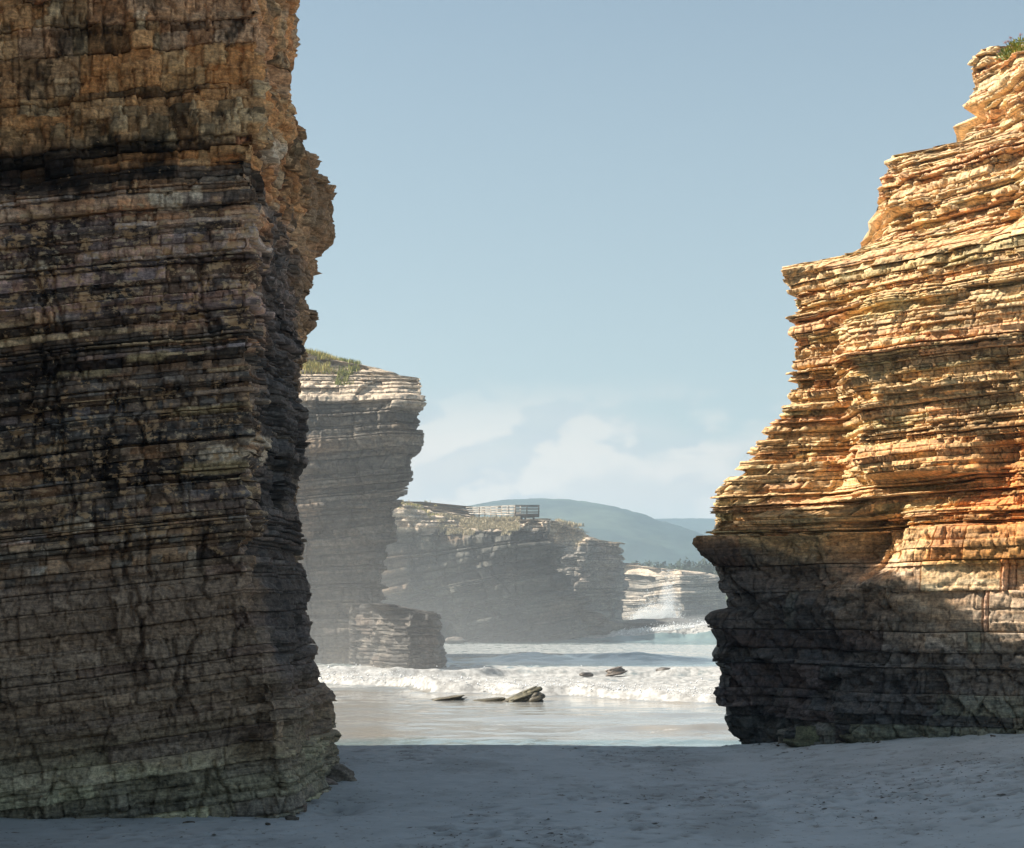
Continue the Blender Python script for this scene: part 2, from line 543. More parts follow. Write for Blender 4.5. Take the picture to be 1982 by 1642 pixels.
# far breaker curling up toward the right
yb = 198 - .12 * GX + 1.2 * fbm(GX / 6, 0 * GX, 0 * GX, 65, 2)
ampb = np.interp(GX, [-14, -7, 3, 9, 13, 17, 20, 23, 30], [.25, .5, .7, .75, 1.25, 1.6, 2.0, 2.5, 2.6])
db = GY - yb
profb = np.where(db < 0, np.exp(-(db / 2.0) ** 2), np.exp(-(db / 4.5) ** 2))
hgt = hgt + ampb * profb * (1 + .18 * rough2) + .25 * rough2 * np.exp(-((db - 1) / 4) ** 2)
# small ripples running up the shallows, with a few sand-coloured humps
sh = sstep(.3, -1.5, dy)
hgt = hgt + sh * (.03 * fbm(GX / .8, GY / .6, 0 * GX, 71, 2))
for (cx_, cy_, lx, ly, a) in ((4.9, 58.6, 1.5, .55, .17), (7.0, 58.9, 1.6, .5, .2), (3.2, 58.4, .9, .5, .12), (1.2, 64.8, 3.2, .7, .13), (5.5, 66.2, 3.0, .7, .14), (8.4, 64.0, 1.2, .6, .14),
                              (-5.6, 62.0, 2.2, 1.2, .10), (-6.5, 74, 3, 1.2, .1), (9.2, 71.2, 1.2, .6, .2), (-6.2, 86.5, 3.5, .9, .16), (-3.2, 84.2, 1.5, .6, .14)):
    hgt = hgt + a * np.exp(-((GX - cx_) / lx) ** 2 - ((GY - cy_ - .25 * np.sin(GX * 2)) / ly) ** 2)
hgt = hgt + .10 * fbm(GX / 7, GY / 5, 0 * GX, 81, 3) * sstep(110, 150, GY)
rip = sstep(55.8, 54.6, GY + .8 * fbm(GX / 1.5, GY, 0 * GX, 85, 2))
GZ = hgt * fade + rip * (.055 * fbm(GX / .55, GY / .42, 0 * GX, 87, 2))
# foam amounts
foam = .94 * sstep(-.15, .4, dy) * np.exp(-np.clip(dy - 4, 0, 99) / 34.0)
foam = np.maximum(foam * sstep(40, 33, dy), .6 * sstep(0, 1, dy) * sstep(124, 117, GY))
foam = np.where(ds > -3.5, 0, foam) if False else foam
crest_f = np.exp(-((ds - .3) / 1.0) ** 2) * sstep(.4, .7, amp) * .6
calm = sstep(-4.5, -2.2, ds) * sstep(10, 6, ds)
foam = foam * (1 - calm) + crest_f
foam = np.maximum(foam, sstep(8, 14, ds) * sstep(-5, -14, db) * .53)
foam = np.maximum(foam, sstep(-1.9, -.9, db) * np.exp(-np.clip(db, 0, 99) / 14) * np.interp(GX, [-14, 0, 8, 30], [.72, .78, 1.0, 1.0]))
foam = np.maximum(foam, sstep(6, 20, db) * .5)
foam = foam * fade
for y0_, a_, w_, xm, sd_ in ((66.5, .60, .35, (-4, 9), 141), (61.5, .55, .3, (-7, 3), 142), (57.2, .56, .3, (-7, 8), 143), (70.5, .58, .4, (-8, 2), 144), (139, .62, 1.2, (-20, 6), 145), (151, .66, 1.5, (-6, 20), 146), (163, .64, 1.8, (-20, 12), 147), (176, .68, 2.0, (-14, 24), 148), (187, .66, 2.2, (-14, 20), 149), (133, .5, 1.5, (-9, 20), 150)):
    yl = y0_ + y0_ * .012 * fbm(GX / (y0_ * .06), 0 * GX, 0 * GX, sd_, 3) * 2
    foam = np.maximum(foam, a_ * np.exp(-np.where(GY < yl, (GY - yl) / (w_ * .4), (GY - yl) / (w_ * 1.6)) ** 2) * sstep(xm[0] - 2, xm[0] + 3, GX) * sstep(xm[1] + 2, xm[1] - 3, GX) * (.75 + .4 * vnoise(GX / (y0_ * .03), GY / 2, 0 * GX, sd_ + 20)))
foam = np.maximum(foam, .36 * sstep(-8, -1, dy) * sstep(.2, -.4, dy))
foam = np.maximum(foam, .30 * sh * sstep(5, -6, GX) )
deep_skytint = np.maximum(sstep(82, 126, GY), .8 * sstep(55.4, 54.2, GY + .8 * fbm(GX / 1.5, GY, 0 * GX, 85, 2)))  # deep far water; near strip tinted teal to imitate reflected blue sky
m, t, b, o = new_mat('sea_water')
af = N(t, 'ShaderNodeAttribute', attribute_name='foam')
ad = N(t, 'ShaderNodeAttribute', attribute_name='deep_skytint')
v1 = m_coord(t, (1, .8, 1))
nA = m_noise(t, v1, 1.1, 7, .68)
nB = m_noise(t, m_coord(t, (1, .55, 1)), 3.2, 5, .65)
nC = m_noise(t, m_coord(t, (.35, .6, 1)), 1.0, 4, .55)
thr = m_math(t, 'SUBTRACT', 1.0, af.outputs['Fac'])
fo = m_math(t, 'SUBTRACT', m_math(t, 'ADD', m_math(t, 'MULTIPLY', nA, .75), m_math(t, 'MULTIPLY', nB, .25)), thr)
fo = m_ramp(t, fo, -.08, .12)
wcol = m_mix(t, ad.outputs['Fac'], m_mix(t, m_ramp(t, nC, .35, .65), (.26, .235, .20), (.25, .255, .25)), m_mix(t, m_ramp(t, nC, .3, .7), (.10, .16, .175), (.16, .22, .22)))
fcol = m_mix(t, m_ramp(t, nB, .35, .65), (.25, .24, .225), (.47, .455, .43))
t.links.new(m_mix(t, fo, wcol, fcol), b.inputs['Base Color'])
t.links.new(m_ramp(t, fo, 0, 1, .09, .8), b.inputs['Roughness'])
b.inputs['IOR'].default_value = 1.33
p = m_bump(t, b, nC, .3, .08)
p = m_bump(t, b, nB, .4, .035, p)
sea = mesh_obj('sea', np.stack([GX, GY, GZ], -1), grid_quads(len(wy), len(wx)), None, m, None, None, True, {'foam': foam, 'deep_skytint': deep_skytint})
tag(sea, kind='structure')

# ------------------------------------------------------------------ hills
M_hill, t, b, o = new_mat('forested_hill')
at = N(t, 'ShaderNodeAttribute', attribute_name='Col')
n1 = m_noise(t, m_coord(t), .05, 8, .7)
t.links.new(m_mix(t, 1.0, at.outputs['Color'], m_mix(t, m_ramp(t, n1, .3, .7), (.5, .5, .5), (1.5, 1.5, 1.5)), 'MULTIPLY'), b.inputs['Base Color'])
b.inputs['Roughness'].default_value = 1
b.inputs['Specular IOR Level'].default_value = 0
def hill(name, Y, prof, seed, depth, colr):
    px, py = zip(*prof)
    hx = np.linspace(WX(px[0], Y), WX(px[-1], Y), 260)
    hy = np.concatenate([np.linspace(Y - depth, Y, 60), np.linspace(Y, Y + depth, 14)[1:]])
    X, Yg = np.meshgrid(hx, hy)
    top = np.interp(X, [WX(p, Y) for p in px], [WZ(q, Y) for q in py])
    s = np.where(Yg <= Y, 1 - (Y - Yg) / depth, 1 - (Yg - Y) / depth)
    s = sstep(-.05, 1, s) ** .9
    Z = top * s - 2
    ridg = fbm(X / 130, Yg / 130, 0 * X, seed, 3)
    Z = Z + s * (1 - s) * 4 * 14 * ridg + 1.6 * fbm(X / 9, Yg / 9, 0 * X, seed + 3, 3) * sstep(.1, .5, s)
    f = sstep(-.35, .45, fbm(X / 70, Yg / 90, 0 * X, seed + 8, 4))
    colv = mixc(np.array(colr[0]), np.array(colr[1]), f)
    h_ = mesh_obj(name, np.stack([X, Yg, Z], -1), grid_quads(len(hy), len(hx)), None, M_hill, None, col4(colv, 0.), True)
    return tag(h_, kind='structure')
hill('hill', 1750, [(100, 1150), (500, 1090), (760, 1020), (880, 985), (950, 970), (1000, 965), (1050, 963.5), (1100, 966), (1150, 973), (1185, 980), (1215, 988), (1260, 1004), (1310, 1020), (1360, 1040), (1420, 1055), (1550, 1090), (1900, 1150)], 5, 620,
     ((.022, .038, .03), (.055, .072, .048)))
hill('hill', 2450, [(900, 1100), (1100, 1040), (1200, 1010), (1270, 1003), (1330, 1002), (1380, 1003), (1500, 1020), (1800, 1090), (2300, 1150)], 15, 600,
     ((.022, .038, .03), (.05, .065, .05)))

# ------------------------------------------------------------------ LEFT CLIFF
def tabY(Y, pts, Yf=None):
    """pts: (py, px) pairs at depth Y -> a column of the plan, ordered by height"""
    pts = sorted(pts, key=lambda p: -p[0])
    z = np.array([WZ(p[0], Y + (p[2] if len(p) > 2 else 0)) for p in pts])
    x = np.array([WX(p[1], Y) for p in pts])
    y = np.array([Y if len(p) < 3 else Y + p[2] for p in pts], float)
    if any(len(p) > 2 for p in pts):
        x = np.array([WX(p[1], yy) for p, yy in zip(pts, y)])
    return z, x, y
def back(col, Y, dx=0.):
    return col[0], col[1] + dx, np.full(len(col[0]), float(Y))
def fixed(x, y): return (np.array([-5., 60.]), np.array([x, x], float), np.array([y, y], float))

L_C1 = tabY(27.4, [(-400, 470), (0, 500), (250, 500), (300, 497), (560, 490), (640, 485), (780, 473), (900, 470), (1000, 488), (1050, 474), (1150, 478), (1206, 490), (1260, 512), (1312, 534), (1382, 546), (1489, 545), (1570, 570), (1700, 575)])
L_C2 = tabY(29.6, [(-400, 500), (0, 520), (150, 518), (300, 524), (420, 515), (560, 508), (700, 512), (780, 508), (900, 505), (1000, 520), (1100, 520), (1200, 535), (1300, 560), (1400, 585), (1500, 600), (1560, 600), (1700, 605)])
L_C3 = tabY(33.2, [(-400, 560), (0, 570), (40, 566), (110, 546), (170, 540), (215, 558), (300, 582), (335, 574), (370, 560), (420, 552), (560, 550), (680, 572), (760, 570), (790, 588), (860, 582), (940, 560), (1000, 570), (1100, 578), (1170, 596), (1250, 600), (1310, 617), (1390, 638), (1440, 650), (1500, 655), (1600, 655)])
L_C4 = tabY(40, [(-400, 520, -2), (0, 540, -2), (150, 545, -1.8), (195, 545, -.8), (235, 540, 0), (300, 535), (374, 540), (381, 638), (392, 634), (440, 632), (490, 618), (540, 610), (600, 612), (632, 608), (650, 590), (700, 584), (760, 566), (1000, 560), (1170, 585), (1450, 600), (1600, 600)])
RZ, RY = np.array([14.0, 14.6, 15.6, 16.2, 16.8, 17.3, 60]), np.array([40., 41.6, 41.5, 41.4, 41.2, 41.2, 41.2])
q_ = L_C4[0] < 13.9
L_C4 = (np.concatenate([L_C4[0][q_], RZ]), np.concatenate([L_C4[1][q_], -.1274 * RY]), np.concatenate([L_C4[2][q_], RY]))
CL = [(np.array([-5., 13.6, 14.6, 15.6, 16.2, 16.8, 17.3, 60]), np.array([-13.5] * 8), np.array([47., 47, 44, 43, 42.4, 42.1, 42.1, 42.1])), fixed(-13, 25.0), tabY(26.6, [(-400, -60), (1700, -60)]), L_C1, L_C2, L_C3, L_C4, (np.array([-5., 13.6, 14.6, 15.6, 16.2, 16.8, 17.3, 60]), np.array([-6.3, -6.3, -6, -5.8, -5.7, -5.6, -5.5, -5.5]), np.array([46., 46, 43, 42.4, 42, 41.7, 41.7, 41.7]))]
def left_dip(X, Y, T):
    return .125 * (X + 5.5) + .05 * fbm(X / 3, Y / 3, T / 3, 220, 2)
def left_col(X, Y, Z, t1, t2, lay, t3):
    zj = Z + .28 * fbm(X / 1.2, Y / 1.2, Z / .5, 201, 3) + (t1 - .5) * .25
    zs = [0.6, 1.2, 1.9, 2.4, 4.4, 4.9, 5.4, 5.9, 8.0, 8.5, 10.1, 10.45, 10.8, 11.1, 13.5, 20]
    cs = np.array([(.10, .105, .095), (.17, .17, .13), (.135, .12, .09), (.135, .11, .085), (.125, .10, .08), (.13, .105, .082), (.115, .09, .072), (.055, .047, .042),
                   (.05, .043, .038), (.12, .092, .08), (.14, .108, .09), (.09, .07, .055), (.09, .065, .045), (.25, .17, .095), (.24, .16, .09), (.22, .155, .095)])
    rgb = np.stack([np.interp(zj, zs, cs[:, i]) for i in range(3)], -1)
    px = CX + X / Y * F
    # black seep band under the big blocks fades to the right
    band = np.exp(-((Z - 10.55 - (px - 100) * .0006 + .35 * fbm(X / .5, Y / .5, Z / .25, 203, 3)) / .33) ** 2) ** .7 * sstep(380, 240, px + 120 * fbm(X / .4, Y / .4, Z / .12, 204, 3))
    band = sstep(.35, .6, band + .5 * (t3 - .5) + .4 * (lay - .5))
    rgb = rgb * (1 - .72 * band[..., None])
    # blocks differ
    v = .42 + 1.5 * t1 ** 2.5 + .35 * (t3 - .5) + .3 * (lay - .5)
    v = 1 + (v - 1) * (.3 + .7 * sstep(4.2, 5.4, Z))
    rgb = rgb * v[..., None]
    strat = Z - left_dip(X, Y, Z)
    fa = X + .9 * (Y - 27.4)
    up = sstep(10.85, 11.0, strat)
    mid = sstep(4.4, 4.8, strat) * (1 - up)
    b1, b2, _d = courses(fa + .05 * vnoise(X / .2, Y / .2, Z / .1, 251), strat, .27, .62, 261)
    c1, c2, _d = courses(fa + .03 * vnoise(X / .1, Y / .1, Z / .05, 253), strat, .115, .46, 263)
    bv, bw = up * b1 + mid * c1, up * b2 + mid * c2
    rgb = rgb * (1 + .5 * np.where(bv > 0, bv * 1.2, bv * .8))[..., None]
    rgb = rgb * (1 + (bw[..., None] * np.array([.16, .0, -.16])))
    warm = sstep(.55, .9, t2)[..., None]
    rgb = rgb * (1 + warm * np.array([.3, .07, -.15]) * (.15 + .85 * sstep(4.6, 5.8, Z))[..., None]) 
    pur = sstep(.35, 0, t2)[..., None]
    rgb = rgb * (1 + pur * np.array([-.02, -.07, .03]))
    # pale beds in the dark middle zone
    pale = (t3 > .86) * sstep(5.2, 6, Z) * sstep(8.6, 8.0, Z) * sstep(.1, .5, fbm(X / 1.5, Y / 1.5, Z / .3, 205, 2) + .35)
    rgb = mixc(rgb, np.array([.27, .215, .14]), pale * .65)
    top = ((t2 > .9) & (Z > 11)) * 1.0
    rgb = mixc(rgb, np.array([.36, .17, .11]), top * .5)
    grn = sstep(2.1, 1.2, Z) * (t1 > .55) * sstep(-.1, .4, fbm(X / .8, Y / .8, Z / .3, 207, 2) + .2)
    rgb = mixc(rgb, np.array([.24, .25, .18]), grn * .7)
    # right-hand flank is dark blue-grey slate
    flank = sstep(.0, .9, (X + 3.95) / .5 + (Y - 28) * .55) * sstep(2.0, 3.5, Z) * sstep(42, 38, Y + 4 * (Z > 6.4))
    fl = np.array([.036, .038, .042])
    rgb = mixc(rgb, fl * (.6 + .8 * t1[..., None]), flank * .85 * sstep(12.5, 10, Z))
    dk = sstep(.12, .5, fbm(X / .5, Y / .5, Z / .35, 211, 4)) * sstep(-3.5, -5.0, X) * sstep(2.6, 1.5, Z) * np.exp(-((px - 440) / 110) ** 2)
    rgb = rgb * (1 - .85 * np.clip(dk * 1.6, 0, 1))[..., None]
    st = sstep(.18, .24, fbm(X / .5, Y / .5, Z / .9, 213, 5, .62) + .22 * (t3 - .5) + .25 * (lay - .5) + .12 * bv)
    rgb = rgb * (1 - .7 * st * sstep(3.5, 6, Z))[..., None]
    py = HY - (Z - CAMZ) / Y * F
    wn = fbm(X / .12, Y / .12, Z / .07, 217, 3)
    for cx_, cy_, rx_, ry_ in ((320, 387, 36, 18), (380, 373, 13, 15), (78, 516, 16, 8), (135, 1020, 52, 9), (432, 878, 46, 13), (524, 297, 14, 20), (492, 853, 28, 8), (150, 1014, 22, 10), (505, 880, 12, 20)):
        r_ = ((px - cx_) / rx_) ** 2 + ((py - cy_) / ry_) ** 2
        rgb = mixc(rgb, np.array([.40, .36, .30]), sstep(1.25, .75, r_ - .75 * wn))
    for cx_, cy_, rx_, ry_ in ((395, 793, 70, 9), (410, 905, 65, 12), (285, 690, 40, 9), (170, 722, 60, 6)):
        r_ = np.abs((px - cx_) / rx_) ** 4 + np.abs((py - cy_ + .06 * (px - cx_)) / ry_) ** 4
        rgb = mixc(rgb, np.array([.155, .13, .08]), sstep(1.3, .6, r_ - .6 * wn) * .9)
    a = .42 + .42 * sstep(7.7, 8.6, Z) * sstep(10.6, 9.8, Z) + .35 * sstep(4.5, 5.2, Z) * sstep(8, 7, Z)
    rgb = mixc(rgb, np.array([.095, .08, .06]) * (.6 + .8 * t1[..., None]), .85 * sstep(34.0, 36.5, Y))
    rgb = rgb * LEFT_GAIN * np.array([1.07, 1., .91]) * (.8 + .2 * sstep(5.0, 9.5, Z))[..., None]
    rgb = rgb / np.maximum(1, rgb.max(-1, keepdims=True) / .5)
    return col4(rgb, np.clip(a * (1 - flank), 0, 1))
LEFT_GAIN = 2.5
def left_feat(X, Y, Z):
    px = CX + X / Y * F
    d = -.45 * np.exp(-((px - 20) / 140) ** 2 - ((Z - 10.55) / .3) ** 2)
    d = d - .5 * np.exp(-((px - 470) / 45) ** 2 - ((Z - 1.95) / .28) ** 2)
    d = d - .22 * np.exp(-((px - 170) / 30) ** 2 - ((Z - 4.85) / .1) ** 2)
    for sc_, am_, sd_ in ((.7, .05, 235), (.24, .03, 237)):
        cv, cs_, ce = cells((X + Y * .9 + .15 * fbm(X, Y, Z, 239, 2)) / sc_, (Z - .08 * X) / (sc_ * .55), sd_)
        wz = .4 + .6 * sstep(4.8, 4.2, Z) + .7 * sstep(10.9, 11.4, Z)
        d = d + am_ * wz * (cv + .7 * cs_ - .7 * np.exp(-(ce / .06) ** 2))
    strat = Z - left_dip(X, Y, Z)
    fa = X + .9 * (Y - 27.4)
    b1, b2, bd = courses(fa + .05 * vnoise(X / .2, Y / .2, Z / .1, 251), strat, .27, .62, 261)
    up = sstep(10.85, 11.0, strat)
    d = d + up * (.085 * b1 - .07 * np.exp(-(bd / .016) ** 2))
    b1, b2, bd = courses(fa + .03 * vnoise(X / .1, Y / .1, Z / .05, 253), strat, .115, .46, 263)
    mid = sstep(4.4, 4.8, strat) * (1 - up)
    d = d + mid * (.028 * b1 - .05 * (b2 > -.1) * np.exp(-(bd / .013) ** 2))
    b1, b2, bd = courses(fa + .06 * vnoise(X / .2, Y / .2, Z / .1, 255), strat, .22, .8, 265)
    d = d + (1 - mid - up).clip(0) * (.02 * b1 - .03 * (b2 > .3) * np.exp(-(bd / .015) ** 2))
    for i_ in range(26):
        q1, q2, q3, q4 = (_hash(np.int32(i_), np.int32(k_), np.int32(5), 77) for k_ in range(4))
        pc, zc, hl, sl_ = 245 + 235 * q1, 6.2 + 5.2 * q2, .35 + .3 * (1 + q3), 40 * q4
        line = pc + sl_ * (Z - zc) + 9 * vnoise(0 * Z + i_, 0 * Z, Z / .16, 247)
        d = d - .13 * np.exp(-((px - line) / 3.6) ** 2) * sstep(hl, hl * .8, np.abs(Z - zc)) * (Y < 28.5)
    cv, cs_, ce = cells((X + Y * .9 + .1 * vnoise(X / .3, Y / .3, Z / .1, 243)) / 1.15, (Z - .125 * X) / .42, 241)
    d = d - .13 * sstep(.42, .5, cv) + .07 * sstep(-.55, -.62, cv)
    d = d + .12 * fbm(X / .7, Y / .7, Z / .6, 231, 2) * sstep(10.8, 11.4, Z)
    return d
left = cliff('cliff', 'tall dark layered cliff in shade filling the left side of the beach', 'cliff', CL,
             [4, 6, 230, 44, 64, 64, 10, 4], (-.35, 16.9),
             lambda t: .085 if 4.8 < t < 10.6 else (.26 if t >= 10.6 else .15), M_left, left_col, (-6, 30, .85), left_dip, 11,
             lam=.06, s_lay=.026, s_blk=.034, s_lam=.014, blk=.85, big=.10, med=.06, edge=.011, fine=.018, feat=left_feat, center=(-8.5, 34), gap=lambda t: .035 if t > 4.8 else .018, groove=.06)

# unseen cliff arm out of the frame to the left, added to shade the beach
CA = [fixed(-20, 46), fixed(-22, -14), fixed(-12.5, -12), fixed(-10.2, 6), fixed(-9.4, 18), fixed(-12.6, 24.6), fixed(-14.2, 46)]
cove = cliff('cliff', 'unseen cliff arm added on the left to cast shade over the beach', 'cliff', CA,
             [4, 4, 20, 40, 30, 20, 4], (-.3, 23.5), lambda t: .75, M_left, left_col, (-14, 10, .85), left_dip, 12,
             lam=.2, s_lay=.15, s_blk=.15, s_lam=.08, blk=2.5, big=.5, med=.2, fine=.05, center=(-16, 14), k=2)

# ------------------------------------------------------------------ RIGHT CLIFF
SIL = [(1500, 1445), (1438, 1440), (1425, 1415), (1400, 1392), (1370, 1390), (1330, 1377), (1300, 1378), (1265, 1365), (1240, 1380), (1210, 1364), (1190, 1378), (1175, 1405), (1150, 1397), (1100, 1376), (1060, 1350), (1045, 1345), (1020, 1362), (950, 1378), (905, 1440), (830, 1482), (790, 1526), (720, 1537), (680, 1532), (600, 1537), (545, 1512), (518, 1508), (492, 1640), (455, 1700), (420, 1727), (400, 1694), (345, 1703), (320, 1722), (303, 1712), (276, 1850), (240, 1905), (222, 1895), (210, 1873), (170, 1882), (140, 1874), (120, 1887), (97, 1884), (88, 1975), (60, 2200), (-100, 2400)]
def colR(off_px, lo_px, Ylow, Yup, Y):
    pts = []
    for py, px in SIL:
        pts.append((py, max(px + off_px, lo_px), 0))
    return tabY(Y, pts)
sil_y = lambda py, dflt: dflt
R1 = tabY(41.6, SIL)
def inter(lo, Yv, add, rec=None):
    """column at photo column lo (or at least add right of the outline)"""
    pts = []
    for py in list(range(1500, -120, -20)):
        s = np.interp(-py, [-p[0] for p in SIL], [p[1] for p in SIL])
        l = lo(py) if callable(lo) else lo
        pts.append((py, max(l, s + add), rec(py) if rec else 0.0))
    return tabY(Yv, pts)
def arris(py):
    return np.interp(py, [300, 450, 470, 640, 680, 920, 960, 1000, 1100, 1430], [1850, 1850, 1760, 1655, 1640, 1675, 1690, 1640, 1600, 1560])
R2 = inter(lambda py: np.interp(py, [500, 640, 700, 900, 950, 1000, 1100, 1430], [1590, 1615, 1615, 1640, 1630, 1470, 1470, 1480]), 40.7, 40, lambda py: np.interp(py, [600, 700, 930, 960, 1020, 1060, 1100, 1430], [.1, .35, .35, .2, -.1, .2, .6, .3]))
R3 = inter(arris, 39.15, 75, lambda py: np.interp(py, [500, 700, 960, 1000, 1080, 1250, 1430], [.3, 0, 0, .3, .9, .9, .2]))
R4 = inter(lambda py: arris(py) + 110, 38.35, 130, lambda py: np.interp(py, [500, 900, 1000, 1080, 1250, 1430], [-.1, .0, .1, .3, .3, -.1]))
R5 = inter(lambda py: 1990, 36.7, 200, lambda py: np.interp(py, [100, 500, 900, 1100, 1250, 1430], [1.0, .3, 0, .0, .3, 0]))
rg2 = np.random.default_rng(8)
CR = [tabY(50, [(p[0], p[1] + 150) for p in SIL]), R1, R2, R3, R4, R5, fixed(14.5, 35.5), fixed(22, 38), fixed(22, 52)]
def right_dip(X, Y, T):
    return .05 * (X - 8) * sstep(4, 8, T) + .07 * fbm(X / 2.5, Y / 2.5, T / 1.2, 320, 3)
def right_col(X, Y, Z, t1, t2, lay, t3):
    px = CX + X / Y * F
    py = HY - (Z - CAMZ) / Y * F
    zj = Z + .4 * fbm(X / 1.5, Y / 1.5, Z / .6, 301, 3)
    n = fbm(X / .9, Y / .9, Z / .35, 303, 3)
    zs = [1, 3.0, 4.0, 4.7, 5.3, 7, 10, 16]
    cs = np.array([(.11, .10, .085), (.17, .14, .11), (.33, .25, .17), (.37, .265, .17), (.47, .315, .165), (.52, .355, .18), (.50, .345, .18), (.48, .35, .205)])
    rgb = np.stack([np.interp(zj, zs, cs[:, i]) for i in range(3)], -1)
    # dark lower corner: mussels and weed, with undercut shade painted in
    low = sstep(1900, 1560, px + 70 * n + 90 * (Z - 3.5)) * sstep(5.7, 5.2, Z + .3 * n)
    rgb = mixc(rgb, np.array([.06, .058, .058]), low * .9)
    # orange iron bleed on the right
    org = np.exp(-((px - 1960) / 170) ** 2) * np.exp(-((py - 960 - 60 * n) / 130) ** 2)
    rgb = mixc(rgb, np.array([.46, .20, .055]), np.clip(org * 1.0, 0, .85))
    org2 = np.exp(-((py - 1075) / 22) ** 2) * sstep(1740, 1850, px)
    rgb = mixc(rgb, np.array([.42, .19, .045]), np.clip(org2, 0, .8))
    # dark wet stains
    d1 = np.exp(-((px - 1850 - 40 * n) / 90) ** 2 - ((py - 640) / 40) ** 2)
    d2 = np.exp(-((px - 1920 + 30 * n) / 45) ** 2 - ((py - 770) / 90) ** 2)
    d3 = np.exp(-((px - 1580) / 60) ** 2 - ((py - 690) / 30) ** 2) * .6
    d4 = np.exp(-((px - 1745) / 90) ** 2 - ((py - 690) / 25) ** 2) * .7
    dk = np.clip((d1 + d2 + .5 * d3) * (1 + 1.2 * n), 0, 1)
    rgb = rgb * (1 - .55 * dk)[..., None]
    # pale grey weathered tops
    v = .72 + .5 * t1 + .3 * (t3 - .5) + .2 * (lay - .5)
    rgb = rgb * v[..., None]
    st_ = Z - right_dip(X, Y, Z)
    fa = (X - Y * .9) / 1.3
    c1, c2, _d = courses(fa + .03 * vnoise(X / .1, Y / .1, Z / .05, 351), st_, .1, .5, 353)
    rgb = rgb * (1 + .2 * c1[..., None] + .08 * c2[..., None] * np.array([1., 0, -1.]))
    pink = sstep(.65, 1, t2)[..., None]
    rgb = rgb * (1 + pink * np.array([.1, -.08, -.1]))
    ol = sstep(.3, 0, t2)[..., None]
    rgb = rgb * (1 + ol * np.array([-.1, .0, -.05]))
    wetg = sstep(2.4, 1.3, Z) * (t1 > .6) * sstep(1560, 1640, px) * .5
    rgb = mixc(rgb, np.array([.16, .17, .11]), wetg)
    rgb = rgb * RIGHT_GAIN * (1 - sstep(4.5, 6, Z)[..., None] * np.array([0, .02, .08]))
    rgb = rgb / np.maximum(1, rgb.max(-1, keepdims=True) / .66)
    return col4(rgb, .25 * np.ones_like(X))
RIGHT_GAIN = 1.45
def right_feat(X, Y, Z):
    px = CX + X / Y * F
    py = HY - (Z - CAMZ) / Y * F
    g = lambda cx, cy, rx, ry: np.exp(-((px - cx) / rx) ** 4 - ((py - cy) / ry) ** 4)
    d = -.85 * g(1675, 1045, 62, 62) - .45 * g(1560, 1090, 110, 62)
    d = d + .25 * g(1760, 890, 95, 34) - .5 * g(1790, 935, 100, 16)
    d = d - .5 * g(1885, 226, 26, 13)
    cv, cs_, ce = cells(((X - Y * .8) / 1.2 + .1 * vnoise(X / .3, Y / .3, Z / .1, 343)) / .95, (Z + .1 * fbm(X / 2, Y / 2, Z, 345, 2)) / .34, 341)
    d = d + (-.07 * sstep(.4, .48, cv) + .06 * sstep(-.5, -.58, cv)) * sstep(5.3, 5.6, Z)
    st_ = Z - right_dip(X, Y, Z)
    fa = (X - Y * .9) / 1.3
    up = sstep(4.9, 5.3, st_)
    b1, b2, bd = courses(fa + .03 * vnoise(X / .1, Y / .1, Z / .05, 351), st_, .1, .5, 353)
    d = d + up * (.035 * b1 - .05 * (b2 > 0) * np.exp(-(bd / .014) ** 2))
    b1, b2, bd = courses(fa + .05 * vnoise(X / .2, Y / .2, Z / .1, 355), st_, .36, .9, 357)
    d = d + up * (.05 * b1 - .05 * (b2 > -.2) * np.exp(-(bd / .018) ** 2))
    d = d - .35 * g(1925, 905, 30, 60) - .3 * g(1960, 870, 30, 30)
    d = d + .12 * fbm(X / .9, Y / .9, Z / .4, 331, 2) * sstep(8.5, 9.2, Z) * sstep(14.2, 12.6, Z) + (.35 * fbm(X / 1.1, Y / 1.1, Z / .8, 333, 4) ) * .6 * sstep(5.5, 4.9, Z) * (1 - .75 * sstep(1690, 1780, px) * sstep(3.0, 3.5, Z))
    a_ = (X - Y * .8) / 1.2
    for sc_, am_, sd_ in ((.85, .16, 335), (.33, .06, 337)):
        cv, cs_, ce = cells((a_ + .5 * Z + .2 * fbm(X, Y, Z, 339, 2)) / sc_, (Z - .25 * a_) / (sc_ * .5), sd_)
        d = d + am_ * (cv + .9 * cs_ - .6 * np.exp(-(ce / .07) ** 2)) * sstep(5.5, 4.9, Z) * (1 - .8 * sstep(1690, 1780, px) * sstep(3.0, 3.5, Z))
    return d
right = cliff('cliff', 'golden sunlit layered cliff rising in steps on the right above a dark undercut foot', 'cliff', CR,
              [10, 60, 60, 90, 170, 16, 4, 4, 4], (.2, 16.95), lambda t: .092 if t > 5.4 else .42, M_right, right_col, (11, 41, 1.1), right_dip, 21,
              lam=.036, s_lay=lambda t: (.045 if rg2.random() < .94 else .16) if t > 5.4 else .03, s_blk=.055, s_lam=.024, blk=.75, big=.16, med=.065, fine=.016, feat=right_feat, center=(15.5, 43.5), gap=.026, groove=.10, edge=.008)

